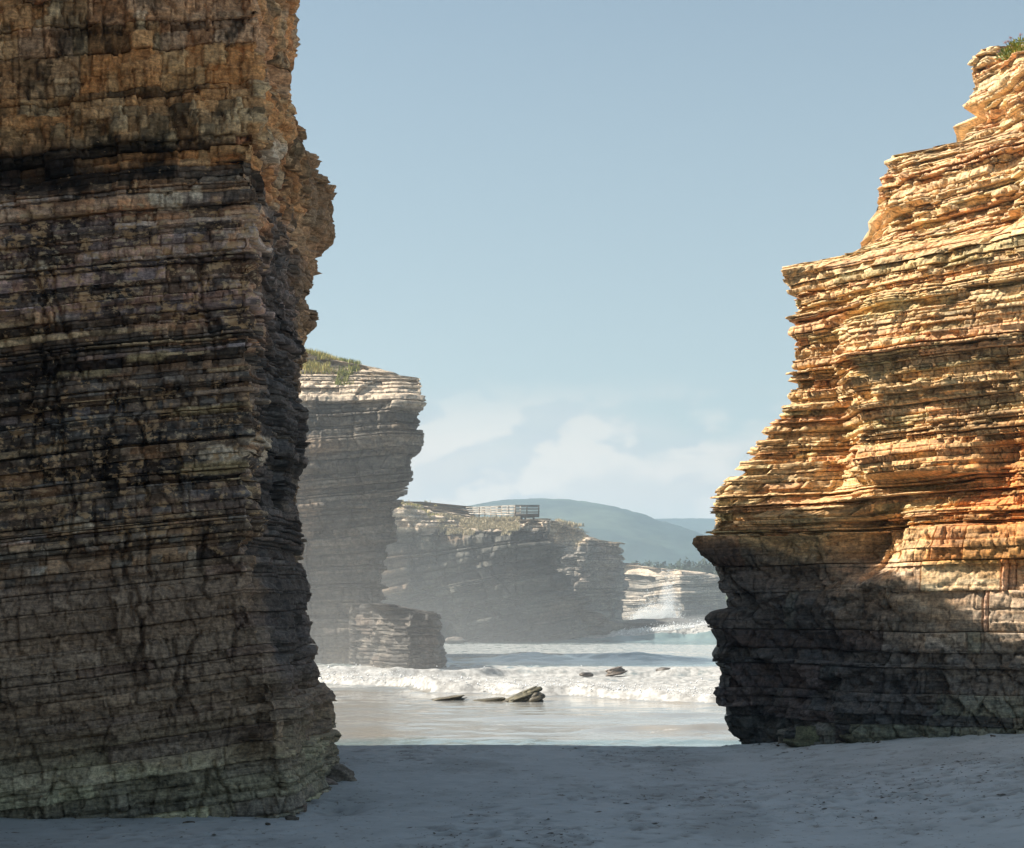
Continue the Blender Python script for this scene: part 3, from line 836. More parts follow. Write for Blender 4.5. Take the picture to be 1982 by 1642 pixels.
# ------------------------------------------------------------------ cliffs across the water
def far_feat(sc, am, seed, slope):
    def f(X, Y, Z):
        a_ = (X - Y * .6) / sc
        d = 0
        for k_, m_, q_ in ((1., 1., 0), (.38, .4, 3)):
            cv, cs_, ce = cells((a_ + slope * Z / sc + .3 * fbm(X / sc, Y / sc, Z / sc, seed + 9, 2)) / k_, (Z / sc - slope * a_) / (k_ * .8), seed + q_)
            d = d + am * m_ * (.7 * cv + 1.2 * cs_ - .5 * np.exp(-(ce / .08) ** 2))
        return d
    return f
def far_col(light, dark, warm, seed, k=1.0, lit_z=None):
    def f(X, Y, Z, t1, t2, lay, t3):
        n = fbm(X / (3 * k), Y / (3 * k), Z / (2 * k), seed, 3)
        rgb = mixc(np.array(dark), np.array(light), sstep(-.5, .6, n + .7 * (t1 - .5) + .5 * (t3 - .5)))
        wq = sstep(.12, .5, fbm(X / (5 * k), Y / (5 * k), Z / (3 * k), seed + 4, 2))
        rgb = mixc(rgb, np.array(warm), wq * .6)
        rgb = rgb * (.8 + .4 * t2)[..., None]
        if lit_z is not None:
            rgb = mixc(rgb, np.array([.5, .41, .31]), sstep(lit_z[0], lit_z[1], Z + .8 * n))  # upper rock painted pale as if sunlit
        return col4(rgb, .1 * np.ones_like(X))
    return f
# sea stack behind the left cliff
S_sil = [(1300, 772), (1240, 770), (1200, 760), (1175, 752), (1152, 748), (1130, 742), (1060, 757), (1030, 772), (1000, 770), (950, 776), (900, 791), (870, 808), (830, 815), (800, 803), (775, 812), (745, 821), (732, 815), (727, 770), (714, 735), (704, 690), (696, 640), (686, 605), (680, 560), (600, 300)]
def sback(py): return np.interp(py, [680, 700, 730, 760, 800, 850], [9, 7, 4.5, 2.4, .8, 0])
S1 = tabY(124, [(1300, 350), (680, 350), (600, 300)])
S2 = tabY(123, [(1300, 560, 0), (900, 560, 0), (790, 560, .8), (740, 560, 3), (705, 560, 6), (690, 560, 8), (680, 540, 9), (600, 280, 10)])
S3 = tabY(122.5, [(py, min(735, px - 25) if py > 1040 else min(770, px - 40), sback(py) + np.interp(py, [820, 880, 1100, 1150], [0, .8, 1.2, 0])) for py, px in S_sil])
S4 = tabY(125, [(py, px, .5 * sback(py)) for py, px in S_sil])
stack = cliff('sea_stack', 'tall misty sea stack with grassy top and overhanging right edge behind the left cliff', 'sea stack',
              [back(S4, 150, -4), fixed(-24, 150), S1, S2, S3, S4], [14, 4, 10, 140, 50, 36], (-.6, 21.6), lambda t: .4, M_far,
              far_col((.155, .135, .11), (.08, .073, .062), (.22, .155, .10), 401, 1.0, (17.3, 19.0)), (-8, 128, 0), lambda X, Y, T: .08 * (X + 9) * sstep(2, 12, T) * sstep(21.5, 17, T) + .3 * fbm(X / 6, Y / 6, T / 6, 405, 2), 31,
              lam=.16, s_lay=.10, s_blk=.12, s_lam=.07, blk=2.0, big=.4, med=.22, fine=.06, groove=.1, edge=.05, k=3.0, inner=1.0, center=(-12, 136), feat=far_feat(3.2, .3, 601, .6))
F_sil = [(1320, 853), (1275, 850), (1243, 852), (1236, 846), (1212, 845), (1190, 838), (1184, 832), (1181, 800), (1176, 775), (1168, 748), (1156, 728), (1140, 705)]
F1 = tabY(111.5, [(py, min(790, px - 25), np.interp(py, [1176, 1200], [1.5, 0])) for py, px in F_sil])
cliff('sea_rock', 'dark rock foot jutting into the surf from the base of the misty sea stack', 'rock',
      [back(tabY(113, F_sil), 122, -.3), fixed(-11, 122), fixed(-10.6, 121.4), F1, tabY(113, F_sil)], [8, 4, 40, 50, 24], (-.5, 4.0), lambda t: .28, M_far,
      far_col((.12, .11, .095), (.055, .052, .048), (.13, .1, .08), 441, .5), (-6.5, 116, 0), lambda X, Y, T: .1 * fbm(X / 2, Y / 2, T / 2, 445, 2), 49,
      lam=.12, s_lay=.07, s_blk=.09, s_lam=.04, blk=1.0, big=.3, med=.15, fine=.04, groove=.1, edge=.03, k=2.0, inner=.6, center=(-7.5, 118), feat=far_feat(1.6, .2, 641, .3), part='rock_layer')
# headland carrying the boardwalk
H_sil = [(1290, 1240), (1245, 1238), (1222, 1232), (1205, 1185), (1190, 1162), (1170, 1138), (1150, 1116), (1120, 1096), (1090, 1080), (1040, 1073), (1016, 1070), (1009, 1066), (1006, 1040), (1003, 940), (994, 880), (986, 840), (977, 812), (970, 785), (962, 740), (950, 600)]
def hback(py): return np.interp(py, [970, 990, 1005, 1020, 1040, 1060], [14, 11, 7.5, 3.5, .8, 0])
H1 = tabY(196, [(1290, 640), (950, 600)])
H2 = tabY(195, [(py, min(790, px - 40), np.interp(py, [960, 985, 1010], [6, 1, 0])) for py, px in H_sil])
H3 = tabY(194, [(py, min(905, px - 20), hback(py)) for py, px in H_sil])
H4 = tabY(194, [(py, min(1010 if py < 1100 else 1040, px - 10), hback(py)) for py, px in H_sil])
H5 = tabY(197, [(py, px, np.interp(py, [1000, 1010, 1030], [6, 2, 0])) for py, px in H_sil])
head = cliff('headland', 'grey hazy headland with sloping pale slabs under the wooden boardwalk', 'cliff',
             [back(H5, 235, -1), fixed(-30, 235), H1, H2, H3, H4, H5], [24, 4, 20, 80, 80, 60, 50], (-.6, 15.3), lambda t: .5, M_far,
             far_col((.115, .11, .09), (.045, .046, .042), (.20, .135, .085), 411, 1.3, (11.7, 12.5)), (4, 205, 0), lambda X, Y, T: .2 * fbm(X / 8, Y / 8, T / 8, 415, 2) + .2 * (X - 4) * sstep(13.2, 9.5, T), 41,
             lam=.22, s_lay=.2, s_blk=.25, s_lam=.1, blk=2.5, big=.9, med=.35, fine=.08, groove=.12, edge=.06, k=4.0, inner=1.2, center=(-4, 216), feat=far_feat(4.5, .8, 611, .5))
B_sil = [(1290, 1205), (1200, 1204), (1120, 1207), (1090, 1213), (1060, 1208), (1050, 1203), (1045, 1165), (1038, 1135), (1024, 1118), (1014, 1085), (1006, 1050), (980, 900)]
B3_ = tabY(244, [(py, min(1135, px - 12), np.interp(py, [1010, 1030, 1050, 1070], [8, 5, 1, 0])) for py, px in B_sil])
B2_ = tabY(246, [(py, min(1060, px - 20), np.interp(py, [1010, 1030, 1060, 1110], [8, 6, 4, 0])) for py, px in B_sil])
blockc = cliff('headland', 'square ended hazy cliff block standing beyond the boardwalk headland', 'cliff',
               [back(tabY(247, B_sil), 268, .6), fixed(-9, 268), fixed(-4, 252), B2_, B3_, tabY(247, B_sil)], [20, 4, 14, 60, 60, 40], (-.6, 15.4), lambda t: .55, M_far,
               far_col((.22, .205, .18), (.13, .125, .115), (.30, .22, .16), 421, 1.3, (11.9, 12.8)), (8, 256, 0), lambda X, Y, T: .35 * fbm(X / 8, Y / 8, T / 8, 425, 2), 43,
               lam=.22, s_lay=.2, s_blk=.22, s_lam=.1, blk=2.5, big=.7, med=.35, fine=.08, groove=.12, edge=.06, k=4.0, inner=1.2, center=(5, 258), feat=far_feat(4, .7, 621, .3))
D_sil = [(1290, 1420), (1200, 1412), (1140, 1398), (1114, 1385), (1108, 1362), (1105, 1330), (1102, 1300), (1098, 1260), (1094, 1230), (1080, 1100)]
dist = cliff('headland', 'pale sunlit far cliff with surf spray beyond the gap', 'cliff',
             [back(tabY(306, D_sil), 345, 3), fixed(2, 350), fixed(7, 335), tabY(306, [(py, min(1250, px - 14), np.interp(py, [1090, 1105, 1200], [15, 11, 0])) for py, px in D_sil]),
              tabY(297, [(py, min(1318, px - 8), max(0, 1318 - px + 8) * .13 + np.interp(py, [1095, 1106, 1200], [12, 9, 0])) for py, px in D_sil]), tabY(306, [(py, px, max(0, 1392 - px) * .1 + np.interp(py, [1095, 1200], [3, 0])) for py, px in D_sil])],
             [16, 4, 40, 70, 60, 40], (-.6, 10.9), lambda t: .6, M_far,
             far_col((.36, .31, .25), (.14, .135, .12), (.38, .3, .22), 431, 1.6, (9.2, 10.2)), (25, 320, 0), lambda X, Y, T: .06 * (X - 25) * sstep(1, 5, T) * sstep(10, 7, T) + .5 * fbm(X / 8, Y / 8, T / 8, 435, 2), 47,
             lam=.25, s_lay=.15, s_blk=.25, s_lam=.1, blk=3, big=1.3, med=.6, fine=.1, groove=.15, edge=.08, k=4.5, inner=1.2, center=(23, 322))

exec_rest = True

# ------------------------------------------------------------------ loose rocks
def rock_mesh(name, loc, size, seed, mat, colr, parent=None, tilt=(0, 0, 0), strata=.0, sub=4, rough=.28):
    bm = bmesh.new()
    bmesh.ops.create_icosphere(bm, subdivisions=sub, radius=1)
    P = np.array([v.co[:] for v in bm.verts], np.float32)
    faces = np.array([[v.index for v in f.verts] for f in bm.faces])
    bm.free()
    # blocky: push toward a box, then displace
    Q = np.sign(P) * np.abs(P) ** .62
    n = fbm(Q[:, 0] * 1.3, Q[:, 1] * 1.3, Q[:, 2] * 1.6, seed, 4)
    Q = Q * (1 + rough * n)[:, None]
    if strata:
        lv = np.floor(Q[:, 2] / strata + .25 * vnoise(Q[:, 0] * 1.5, Q[:, 1] * 1.5, 0 * Q[:, 0], seed + 2))
        k = 1 + .22 * _hash(lv.astype(np.int32), lv.astype(np.int32) * 0, lv.astype(np.int32) * 0 + seed, 5)
        Q[:, :2] *= k[:, None]
    Q = Q * np.array(size, np.float32)
    R = np.array(Matrix.Rotation(tilt[2], 3, 'Z') @ Matrix.Rotation(tilt[1], 3, 'Y') @ Matrix.Rotation(tilt[0], 3, 'X'), np.float32)
    Q = Q @ R.T
    V = Q + np.array(loc, np.float32)
    c = np.array(colr) * (.8 + .5 * fbm(V[:, 0] * 3, V[:, 1] * 3, V[:, 2] * 6, seed + 3, 2))[:, None]
    if parent is None:
        o = mesh_obj(name, V - np.array(loc, np.float32), None, faces, mat, None, col4(c, .1))
        o.location = loc
        return o
    return mesh_obj(name, V, None, faces, mat, parent, col4(c, .1))

M_boul = rock_mat('boulder_stone', .7)
# boulder leaning at the foot of the left cliff: two pieces of one broken lump
Yb = 33.0
tag(rock_mesh('boulder', (WX(655, Yb), Yb, .98), (.24, .3, .2), 61, M_boul, (.23, .2, .165), tilt=(0, .5, .3), strata=.5), 'rounded grey brown boulder on the sand against the foot of the left cliff', 'boulder')
tag(rock_mesh('boulder', (WX(632, 32.2), 32.2, .9), (.2, .2, .1), 63, M_boul, (.24, .2, .17), tilt=(0, .3, .1)), 'low flat stone half buried in sand beside the rounded boulder', 'boulder')
tag(rock_mesh('boulder', (WX(577, 28.3), 28.3, .93), (.13, .2, .1), 65, M_boul, (.2, .16, .13)), 'small brown stone at the front corner of the left cliff foot', 'boulder')
# rocks at the foot of the right cliff (green weed on them)
tag(rock_mesh('boulder', (WX(1590, 39.4), 39.4, 1.12), (.75, .5, .3), 67, M_boul, (.13, .14, .085), tilt=(0, .22, .2), strata=.45), 'wide weed green boulder slab at the foot of the right cliff', 'boulder')
tag(rock_mesh('boulder', (WX(1680, 38.7), 38.7, 1.05), (.6, .4, .22), 68, M_boul, (.12, .12, .08), tilt=(0, .25, 0), strata=.45), 'dark low boulder to the right of the weed green slab under the right cliff', 'boulder')
tag(rock_mesh('boulder', (WX(1530, 40.2), 40.2, 1.05), (.3, .3, .28), 69, M_boul, (.15, .15, .13), strata=.5), 'small grey boulder to the left of the weed green slab under the right cliff', 'boulder')
rg = np.random.default_rng(41)
def foot_stone(px, Y, label, group, colr, i):
    x = WX(px, Y)
    r = .03 + .05 * rg.random() ** 2
    z = float(sand_z(np.float64(x), np.float64(Y)))
    o_ = rock_mesh('stone', (x, Y, z + r * .15), (r * rg.uniform(1, 1.6), r * rg.uniform(.8, 1.2), r * rg.uniform(.45, .8)), 700 + i, M_boul, colr, tilt=(0, rg.uniform(-.3, .3), rg.uniform(0, 3)), sub=3)
    tag(o_, label, 'stone', group)
for i in range(5):
    px = rg.uniform(250, 590)
    foot_stone(px, float(np.interp(px, [-10, 560, 590], [26.25, 27.0, 28.2])) - rg.uniform(0, .5), 'small dark stone on the sand along the foot of the left cliff', 'small stones along the foot of the left cliff', (.12, .105, .085), i)
for i in range(8):
    px = rg.uniform(1450, 1985)
    foot_stone(px, float(np.interp(px, [1440, 1560, 1700, 1985], [41.2, 39.6, 38.4, 36.5])) - rg.uniform(0, .7), 'small grey stone on the sand along the foot of the right cliff', 'small stones along the foot of the right cliff', (.14, .125, .105), i + 30)
M_wetrock = rock_mat('wet_rock', 1.6, rough=.5, spec=.4)
sr = empty('sea_rock', (WX(1018, 76.6), 76.6, 0), 'jagged olive rock of tilted slabs standing in the surf, largest of the surf rocks', 'rock')
rock_mesh('rock_slab', (WX(1006, 76.4), 76.4, .12), (.5, .45, .2), 71, M_wetrock, (.13, .115, .07), sr, (0, -.3, .2), .3)
rock_mesh('rock_slab', (WX(1022, 76.7), 76.7, .3), (.55, .45, .19), 72, M_wetrock, (.12, .105, .06), sr, (0, -.36, .1), .3)
rock_mesh('rock_slab', (WX(1036, 76.3), 76.3, .12), (.36, .4, .26), 73, M_wetrock, (.14, .12, .08), sr, (0, -.35, 0), .35)
rock_mesh('rock_slab', (WX(988, 76.5), 76.5, .02), (.5, .4, .1), 74, M_wetrock, (.14, .12, .08), sr, (0, -.3, 0), .4)
tag(rock_mesh('sea_rock', (WX(865, 77.5), 77.5, .02), (.72, .5, .12), 75, M_wetrock, (.13, .11, .07), tilt=(0, -.15, 0), strata=.4), 'flat tan rock awash left of the jagged olive surf rock', 'rock')
tag(rock_mesh('sea_rock', (WX(945, 77), 77, .01), (.75, .4, .08), 76, M_wetrock, (.14, .12, .075), tilt=(0, -.1, 0), strata=.4), 'low rock awash just left of the jagged olive surf rock', 'rock')
tag(rock_mesh('sea_rock', (WX(1190, 102), 102, .3), (.55, .5, .22), 77, M_wetrock, (.16, .12, .09), tilt=(0, -.25, 0), strata=.4), 'reddish brown rock breaking the white foam in mid water', 'rock')
tag(rock_mesh('sea_rock', (WX(1135, 100.5), 100.5, .2), (.35, .4, .12), 78, M_wetrock, (.1, .085, .07), strata=.4), 'tiny dark rock left of the reddish brown rock in the foam', 'rock')
tag(rock_mesh('sea_rock', (WX(1290, 104), 104, .28), (.5, .5, .18), 79, M_wetrock, (.1, .085, .07), tilt=(0, .1, 0), strata=.4), 'dark flat rock in the foam near the right cliff', 'rock')
tag(rock_mesh('sea_rock', (WX(1330, 104), 104, .26), (.9, .5, .1), 80, M_wetrock, (.1, .085, .07), strata=.4), 'long thin reef rock in the foam beside the right cliff', 'rock')
tag(rock_mesh('sea_rock', (WX(880, 189), 189, .2), (.9, .8, .5), 81, M_wetrock, (.3, .26, .22), strata=.4), 'small pale rock in front of the misty headland base', 'rock')
M_shelf = rock_mat('shelf_rock', 3.0)
tag(rock_mesh('sea_rock', (WX(1178, 203), 203, 1.2), (2.0, 2.5, 1.2), 82, M_shelf, (.14, .13, .115), tilt=(0, .1, 0), strata=.22), 'humped rock at the water end of the boardwalk headland', 'rock')
tag(rock_mesh('sea_rock', (WX(1270, 206), 206, .9), (4.2, 3, 1.55), 84, M_shelf, (.12, .115, .105), tilt=(0, -.02, 0), strata=.22), 'long dark rock shelf in front of the far spray plume', 'rock')
tag(rock_mesh('sea_rock', (WX(1215, 204), 204, .5), (3.0, 3, 1.2), 85, M_shelf, (.12, .115, .105), tilt=(0, .06, 0), strata=.22), 'low rock saddle joining the headland foot to the dark shelf', 'rock')

# ------------------------------------------------------------------ grass and plants
M_grass, t, b, o = new_mat('coastal_grass')
at = N(t, 'ShaderNodeAttribute', attribute_name='Col')
t.links.new(at.outputs['Color'], b.inputs['Base Color'])
b.inputs['Roughness'].default_value = .7
b.inputs['Specular IOR Level'].default_value = .2
def grass(name, pts, h, wdt, cols, label, parent=None, seed=1):
    rg = np.random.default_rng(seed)
    n = len(pts)
    a = rg.uniform(0, 2 * math.pi, n)
    dx, dy = np.cos(a), np.sin(a)
    hh = h * rg.uniform(.5, 1.2, n)
    ww = wdt * rg.uniform(.6, 1.3, n)
    lean = rg.uniform(.1, .6, n) * hh
    la = rg.uniform(0, 2 * math.pi, n)
    P = np.asarray(pts, np.float32)
    p0 = P + np.stack([dx * ww, dy * ww, -.05 * h + 0 * hh], -1)
    p1 = P - np.stack([dx * ww, dy * ww, .05 * h + 0 * hh], -1)
    pm = P + np.stack([np.cos(la) * lean * .4, np.sin(la) * lean * .4, hh * .6], -1)
    pt = P + np.stack([np.cos(la) * lean, np.sin(la) * lean, hh], -1)
    off = np.stack([dx * ww * .6, dy * ww * .6, 0 * hh], -1)
    V = np.stack([p0, p1, pm - off, pm + off, pt], 1)
    i = np.arange(n)[:, None] * 5
    q = np.concatenate([i, i + 1, i + 2, i + 3], 1)
    tr = np.concatenate([i + 3, i + 2, i + 4], 1)
    c = np.array(cols)[rg.integers(0, len(cols), n)] * rg.uniform(.7, 1.3, (n, 1))
    c = np.repeat(c[:, None], 5, 1)
    o_ = mesh_obj(name, V.reshape(-1, 3), q, tr, M_grass, parent, col4(c, 1.))
    tag(o_, label, None, None, 'stuff')
    return o_
bpy.context.view_layer.update()
deps = bpy.context.evaluated_depsgraph_get()
def drop(x, y, z0=60.):
    ok, loc, nor, idx, ob, mt = C.ray_cast(deps, Vector((x, y, z0)), Vector((0, 0, -1)))
    return loc.z if ok else None
GOLD = [(.42, .34, .09), (.32, .29, .08), (.46, .36, .14), (.22, .22, .06)]
def scatter(n, x0, x1, y0, y1, zmin, seed, clump=2.0, thr=0.0, zmax=99):
    rg = np.random.default_rng(seed)
    out_ = []
    for _ in range(n):
        x, y = rg.uniform(x0, x1), rg.uniform(y0, y1)
        if fbm(np.float32(x / clump), np.float32(y / clump), np.float32(0), seed, 2) < thr: continue
        z = drop(x, y)
        if z is None or z < zmin or z > zmax: continue
        out_.append((x, y, z))
    return out_
pt = scatter(20000, WX(500, 128), WX(655, 128), 123.5, 142, 20.3, 901, 2, -.15)
grass('grass', pt, .42, .03, GOLD, 'yellow green grass on top of the misty sea stack', None, 1)
pt = scatter(2500, WX(650, 126), WX(692, 126), 124, 136, 19.3, 903, 1.2, -.05)
grass('grass', pt, .35, .04, [(.2, .22, .06), (.26, .24, .07)], 'short green grass tuft right of the stack top grass', None, 2)
DRY = [(.46, .38, .24), (.38, .31, .19), (.5, .42, .28), (.30, .26, .15)]
pt = scatter(14000, WX(855, 205), WX(1005, 205), 194, 201, 11.5, 905, 3, -.25)
grass('grass', pt, .3, .05, DRY, 'dry straw grass on the headland under the boardwalk', None, 3)
pt = scatter(900, WX(770, 200), WX(850, 200), 196, 206, 12.8, 906, 2, .1)
grass('grass', pt, .3, .06, GOLD, 'golden grass along the left crest of the boardwalk headland', None, 4)
pt = scatter(2500, WX(1075, 250), WX(1130, 250), 246, 262, 11.2, 907, 2, -.1)
grass('grass', pt, .5, .08, DRY, 'dry grass on the crest of the square cliff block', None, 5)

# flowering plant on top of the right cliff
px_, py_ = 1966, 92
Yp = 40.3
base_p = (WX(px_, Yp), Yp, WZ(py_, Yp))
zd = drop(base_p[0], base_p[1], 40)
pl = empty('cliff_plant', (base_p[0], base_p[1], zd if zd else base_p[2]), 'leafy yellow green plant with pink flower heads on top of the right cliff', 'plant')
PZ = pl.location.z
rg = np.random.default_rng(77)
def leaf_mesh(n, cx, cy, rx, h, cols, sd):
    rg = np.random.default_rng(sd)
    Vs, Q, cc = [], [], []
    for i in range(n):
        a = rg.uniform(0, 6.283); r = rx * math.sqrt(rg.random())
        x, y = cx + r * math.cos(a), cy + r * math.sin(a)
        zz = PZ + h * rg.random() ** .8 * (1.1 - (r / rx) ** 2 * .7)
        L_, W_ = rg.uniform(.05, .12), rg.uniform(.012, .022)
        d = Vector((math.cos(a) * rg.uniform(.1, 1), math.sin(a) * rg.uniform(.1, 1), rg.uniform(.2, 1))).normalized()
        s_ = d.cross(Vector((rg.normal(), rg.normal(), rg.normal()))).normalized()
        p = Vector((x, y, zz))
        k = len(Vs)
        Vs += [p, p + d * L_ * .5 + s_ * W_, p + d * L_, p + d * L_ * .5 - s_ * W_]
        Q.append((k, k + 1, k + 2, k + 3))
        c = np.array(cols[rg.integers(0, len(cols))]) * rg.uniform(.7, 1.3)
        cc += [tuple(c) + (1.,)] * 4
    return np.array([v[:] for v in Vs]), np.array(Q), np.array(cc)
V, Q, cc = leaf_mesh(900, pl.location.x + .12, pl.location.y, .36, .42, [(.30, .30, .05), (.22, .28, .05), (.36, .30, .06), (.14, .2, .05)], 5)
lf = mesh_obj('foliage', V, Q, None, M_grass, pl, cc)
lf['kind'] = 'stuff'
V, Q, cc = leaf_mesh(90, pl.location.x - .26, pl.location.y - .05, .16, .16, [(.2, .26, .1), (.14, .2, .06)], 6)
lf = mesh_obj('foliage', V, Q, None, M_grass, pl, cc)
lf['kind'] = 'stuff'
M_stem = plain_mat('plant_stem', (.16, .17, .09))
M_flower = plain_mat('flower_pink', (.42, .24, .26))
def tube(a, b_, r, n=5):
    a, b_ = Vector(a), Vector(b_)
    d = (b_ - a).normalized()
    u = d.orthogonal().normalized(); v = d.cross(u)
    P = [tuple(c + (u * math.cos(k * 6.283 / n) + v * math.sin(k * 6.283 / n)) * r) for c in (a, b_) for k in range(n)]
    return np.array(P), np.array([[k, (k + 1) % n, n + (k + 1) % n, n + k] for k in range(n)])
for (fx, fy) in ((1933, 78), (1945, 60), (1955, 51), (1974, 45), (1950, 57)):
    b0 = Vector((pl.location.x + WX(fx, Yp) * .35 - base_p[0] * .35, pl.location.y, PZ + .1))
    tp = Vector((WX(fx, Yp), Yp - .05, PZ + (py_ - fy) * Yp / F))
    V, Q = tube(b0, tp, .006)
    st = mesh_obj('flower_stem', V, Q, None, M_stem, pl)
    Vs, Ts = [], []
    for q in range(22):
        p = tp + Vector((rg.normal() * .025, rg.normal() * .025, rg.normal() * .012))
        k = len(Vs)
        for e in ((.014, 0, 0), (-.007, .012, 0), (-.007, -.012, 0), (0, 0, .014)):
            Vs.append((p.x + e[0], p.y + e[1], p.z + e[2]))
        Ts += [(k, k + 1, k + 3), (k + 1, k + 2, k + 3), (k + 2, k, k + 3), (k, k + 2, k + 1)]
    fh = mesh_obj('flower_head', np.array(Vs), None, np.array(Ts), M_flower, pl)
    fh['kind'] = 'stuff'

# far wood on the low ridge beyond the far cliff
rg = np.random.default_rng(99)
Vs, Ts, cc = [], [], []
for i in range(420):
    Yt = rg.uniform(420, 520)
    px = rg.uniform(1225, 1480)
    zb = -1 + WZ(1108 + max(0, 1290 - px) * .05, Yt)
    hh = rg.uniform(1.4, 3.2) * (1 if rg.random() < .8 else 1.35)
    x = WX(px, Yt)
    base_c = np.array([.035, .05, .03]) * rg.uniform(.7, 1.5)
    for j in range(26):
        f = rg.random()
        rr = hh * .34 * (1 - f) ** .7 + .15
        a = rg.uniform(0, 6.283)
        p = np.array([x + rr * math.cos(a) * rg.random() ** .5, Yt + rr * math.sin(a), zb + hh * f])
        s_ = hh * rg.uniform(.07, .14)
        k = len(Vs)
        for _ in range(3):
            Vs.append(p + rg.normal(0, 1, 3) * s_)
            cc.append(tuple(base_c * rg.uniform(.7, 1.4)) + (1.,))
        Ts.append((k, k + 1, k + 2))
wood = mesh_obj('wood', np.array(Vs), None, np.array(Ts), M_grass, None, np.array(cc))
tag(wood, 'row of dark pines on the ridge beyond the far cliff', None, None, 'stuff')
# ridge the wood stands on
rx_ = np.linspace(WX(900, 400), WX(2000, 560), 80)
ry_ = np.linspace(352, 720, 40)
X, Yg = np.meshgrid(rx_, ry_)
Zr = sstep(350, 430, Yg) * sstep(720, 560, Yg) * (WZ(1110, 470) + 1.2 * fbm(X / 20, Yg / 20, 0 * X, 91, 3)) - .6
rdg = mesh_obj('hill', np.stack([X, Yg, Zr], -1), grid_quads(40, 80), None, M_hill, None, col4(np.ones(X.shape + (3,)) * np.array([.06, .075, .04]), 0.), True)
tag(rdg, kind='structure')

# ------------------------------------------------------------------ boardwalk and viewing platform
M_wood = plain_mat('weathered_wood', (.42, .37, .31), .85, 3, .2)
M_wood_dark = plain_mat('shaded_wood', (.05, .047, .043), .85, 3, .2)  # same boardwalk wood, shade put into a darker colour
YB = 201.0
z_deck, z_rail = WZ(994.5, YB), WZ(978.5, YB)
bw = empty('boardwalk', (WX(1000, YB), YB, z_deck - .6), 'weathered wooden boardwalk ending in a railed viewing platform on the hazy headland', 'boardwalk')
def bar(name, p, q, wx_, wz_, mat=M_wood, parent=None):
    p, q = Vector(p), Vector(q)
    d = q - p
    L_ = d.length
    d.normalize()
    if abs(d.z) > .9:
        u, v = Vector((1, 0, 0)), Vector((0, 1, 0))
    else:
        u = d.cross(Vector((0, 0, 1))).normalized(); v = u.cross(d).normalized()
    P = [tuple(c + u * a * wx_ / 2 + v * b_ * wz_ / 2) for c in (p, q) for a, b_ in ((-1, -1), (1, -1), (1, 1), (-1, 1))]
    Q = [(0, 1, 2, 3), (7, 6, 5, 4)] + [(k, 4 + k, 4 + (k + 1) % 4, (k + 1) % 4) for k in range(4)]
    return mesh_obj(name, np.array(P), np.array(Q), None, mat, parent or bw)
x0, x1 = WX(997, YB), WX(1044, YB)
bar('deck', (x0, YB + 1.3, z_deck - .12), (x1, YB + 1.3, z_deck - .14), 2.8, .3, M_wood_dark)
bar('beam', (x0 + .5, YB + .4, z_deck - .34), (x1 - .7, YB + .4, z_deck - .34), .2, .2, M_wood_dark)
for px in (1010, 1017, 1033):
    xx = WX(px, YB)
    for yy in (YB + .4, YB + 2.2):
        zd = drop(xx, yy, z_deck - .5)
        bar('leg', (xx, yy, min(zd if zd else 99, z_deck - .7) - .15), (xx, yy, z_deck - .24), .2, .2, M_wood_dark)
for yy in (YB - .05, YB + 2.65):
    for px in (998, 1020, 1043):
        bar('post', (WX(px, YB), yy, z_deck - .1), (WX(px, YB), yy, z_rail), .11, .11, M_wood_dark)
    for f in (.3, .64, 1.0):
        bar('rail', (x0, yy, z_deck + (z_rail - z_deck) * f), (x1, yy, z_deck + (z_rail - z_deck) * f), .05, .09 if f < 1 else .12, M_wood_dark)
for f in (.3, .64, 1.0):
    bar('rail', (x1, YB, z_deck + (z_rail - z_deck) * f), (x1, YB + 2.6, z_deck + (z_rail - z_deck) * f), .05, .09, M_wood_dark)
# walkway to the left, going back
path = [(873, 216.0), (895, 213.5), (916, 211), (928, 209.5), (950, 207), (971, 205), (985, 203), (997, 201.5)]
pts = []
for px, Y in path:
    top = np.interp(px, [873, 930, 997], [983.5, 981.8, 978.5])
    bot = np.interp(px, [873, 930, 997], [992, 992.5, 994.5])
    pts.append((WX(px, Y), Y, WZ(bot, Y), WZ(top, Y)))
for side in (0, 1):
    prev = None
    for i, (x, y, zb, zt) in enumerate(pts):
        yy, xx = y + side * 2.0, x + side * .6
        zd = drop(xx, yy, zb - .05)
        bar('post', (xx, yy, zb - .6), (xx, yy, zt), .11, .11, M_wood_dark if i % 3 == 0 else M_wood)
        if prev is not None:
            for f in (.18, .58, 1.0):
                bar('rail', (prev[0], prev[1], prev[2] + (prev[3] - prev[2]) * f), (xx, yy, zb + (zt - zb) * f), .05, .085)
        prev = (xx, yy, zb, zt)
for a_, b_ in zip(pts[:-1], pts[1:]):
    bar('deck', (a_[0] + .3, a_[1] + 1.0, a_[2] - .1), (b_[0] + .3, b_[1] + 1.0, b_[2] - .1), 1.9, .12)
for px, Y in ((935, 211), (967, 207)):
    x = WX(px, Y)
    for f in (.15, .5, .9):
        bar('rail', (x - .18, Y - .4, WZ(992, Y) + f * .65), (x + .18, Y - .4, WZ(992, Y) + f * .65), .05, .12, M_wood_dark)

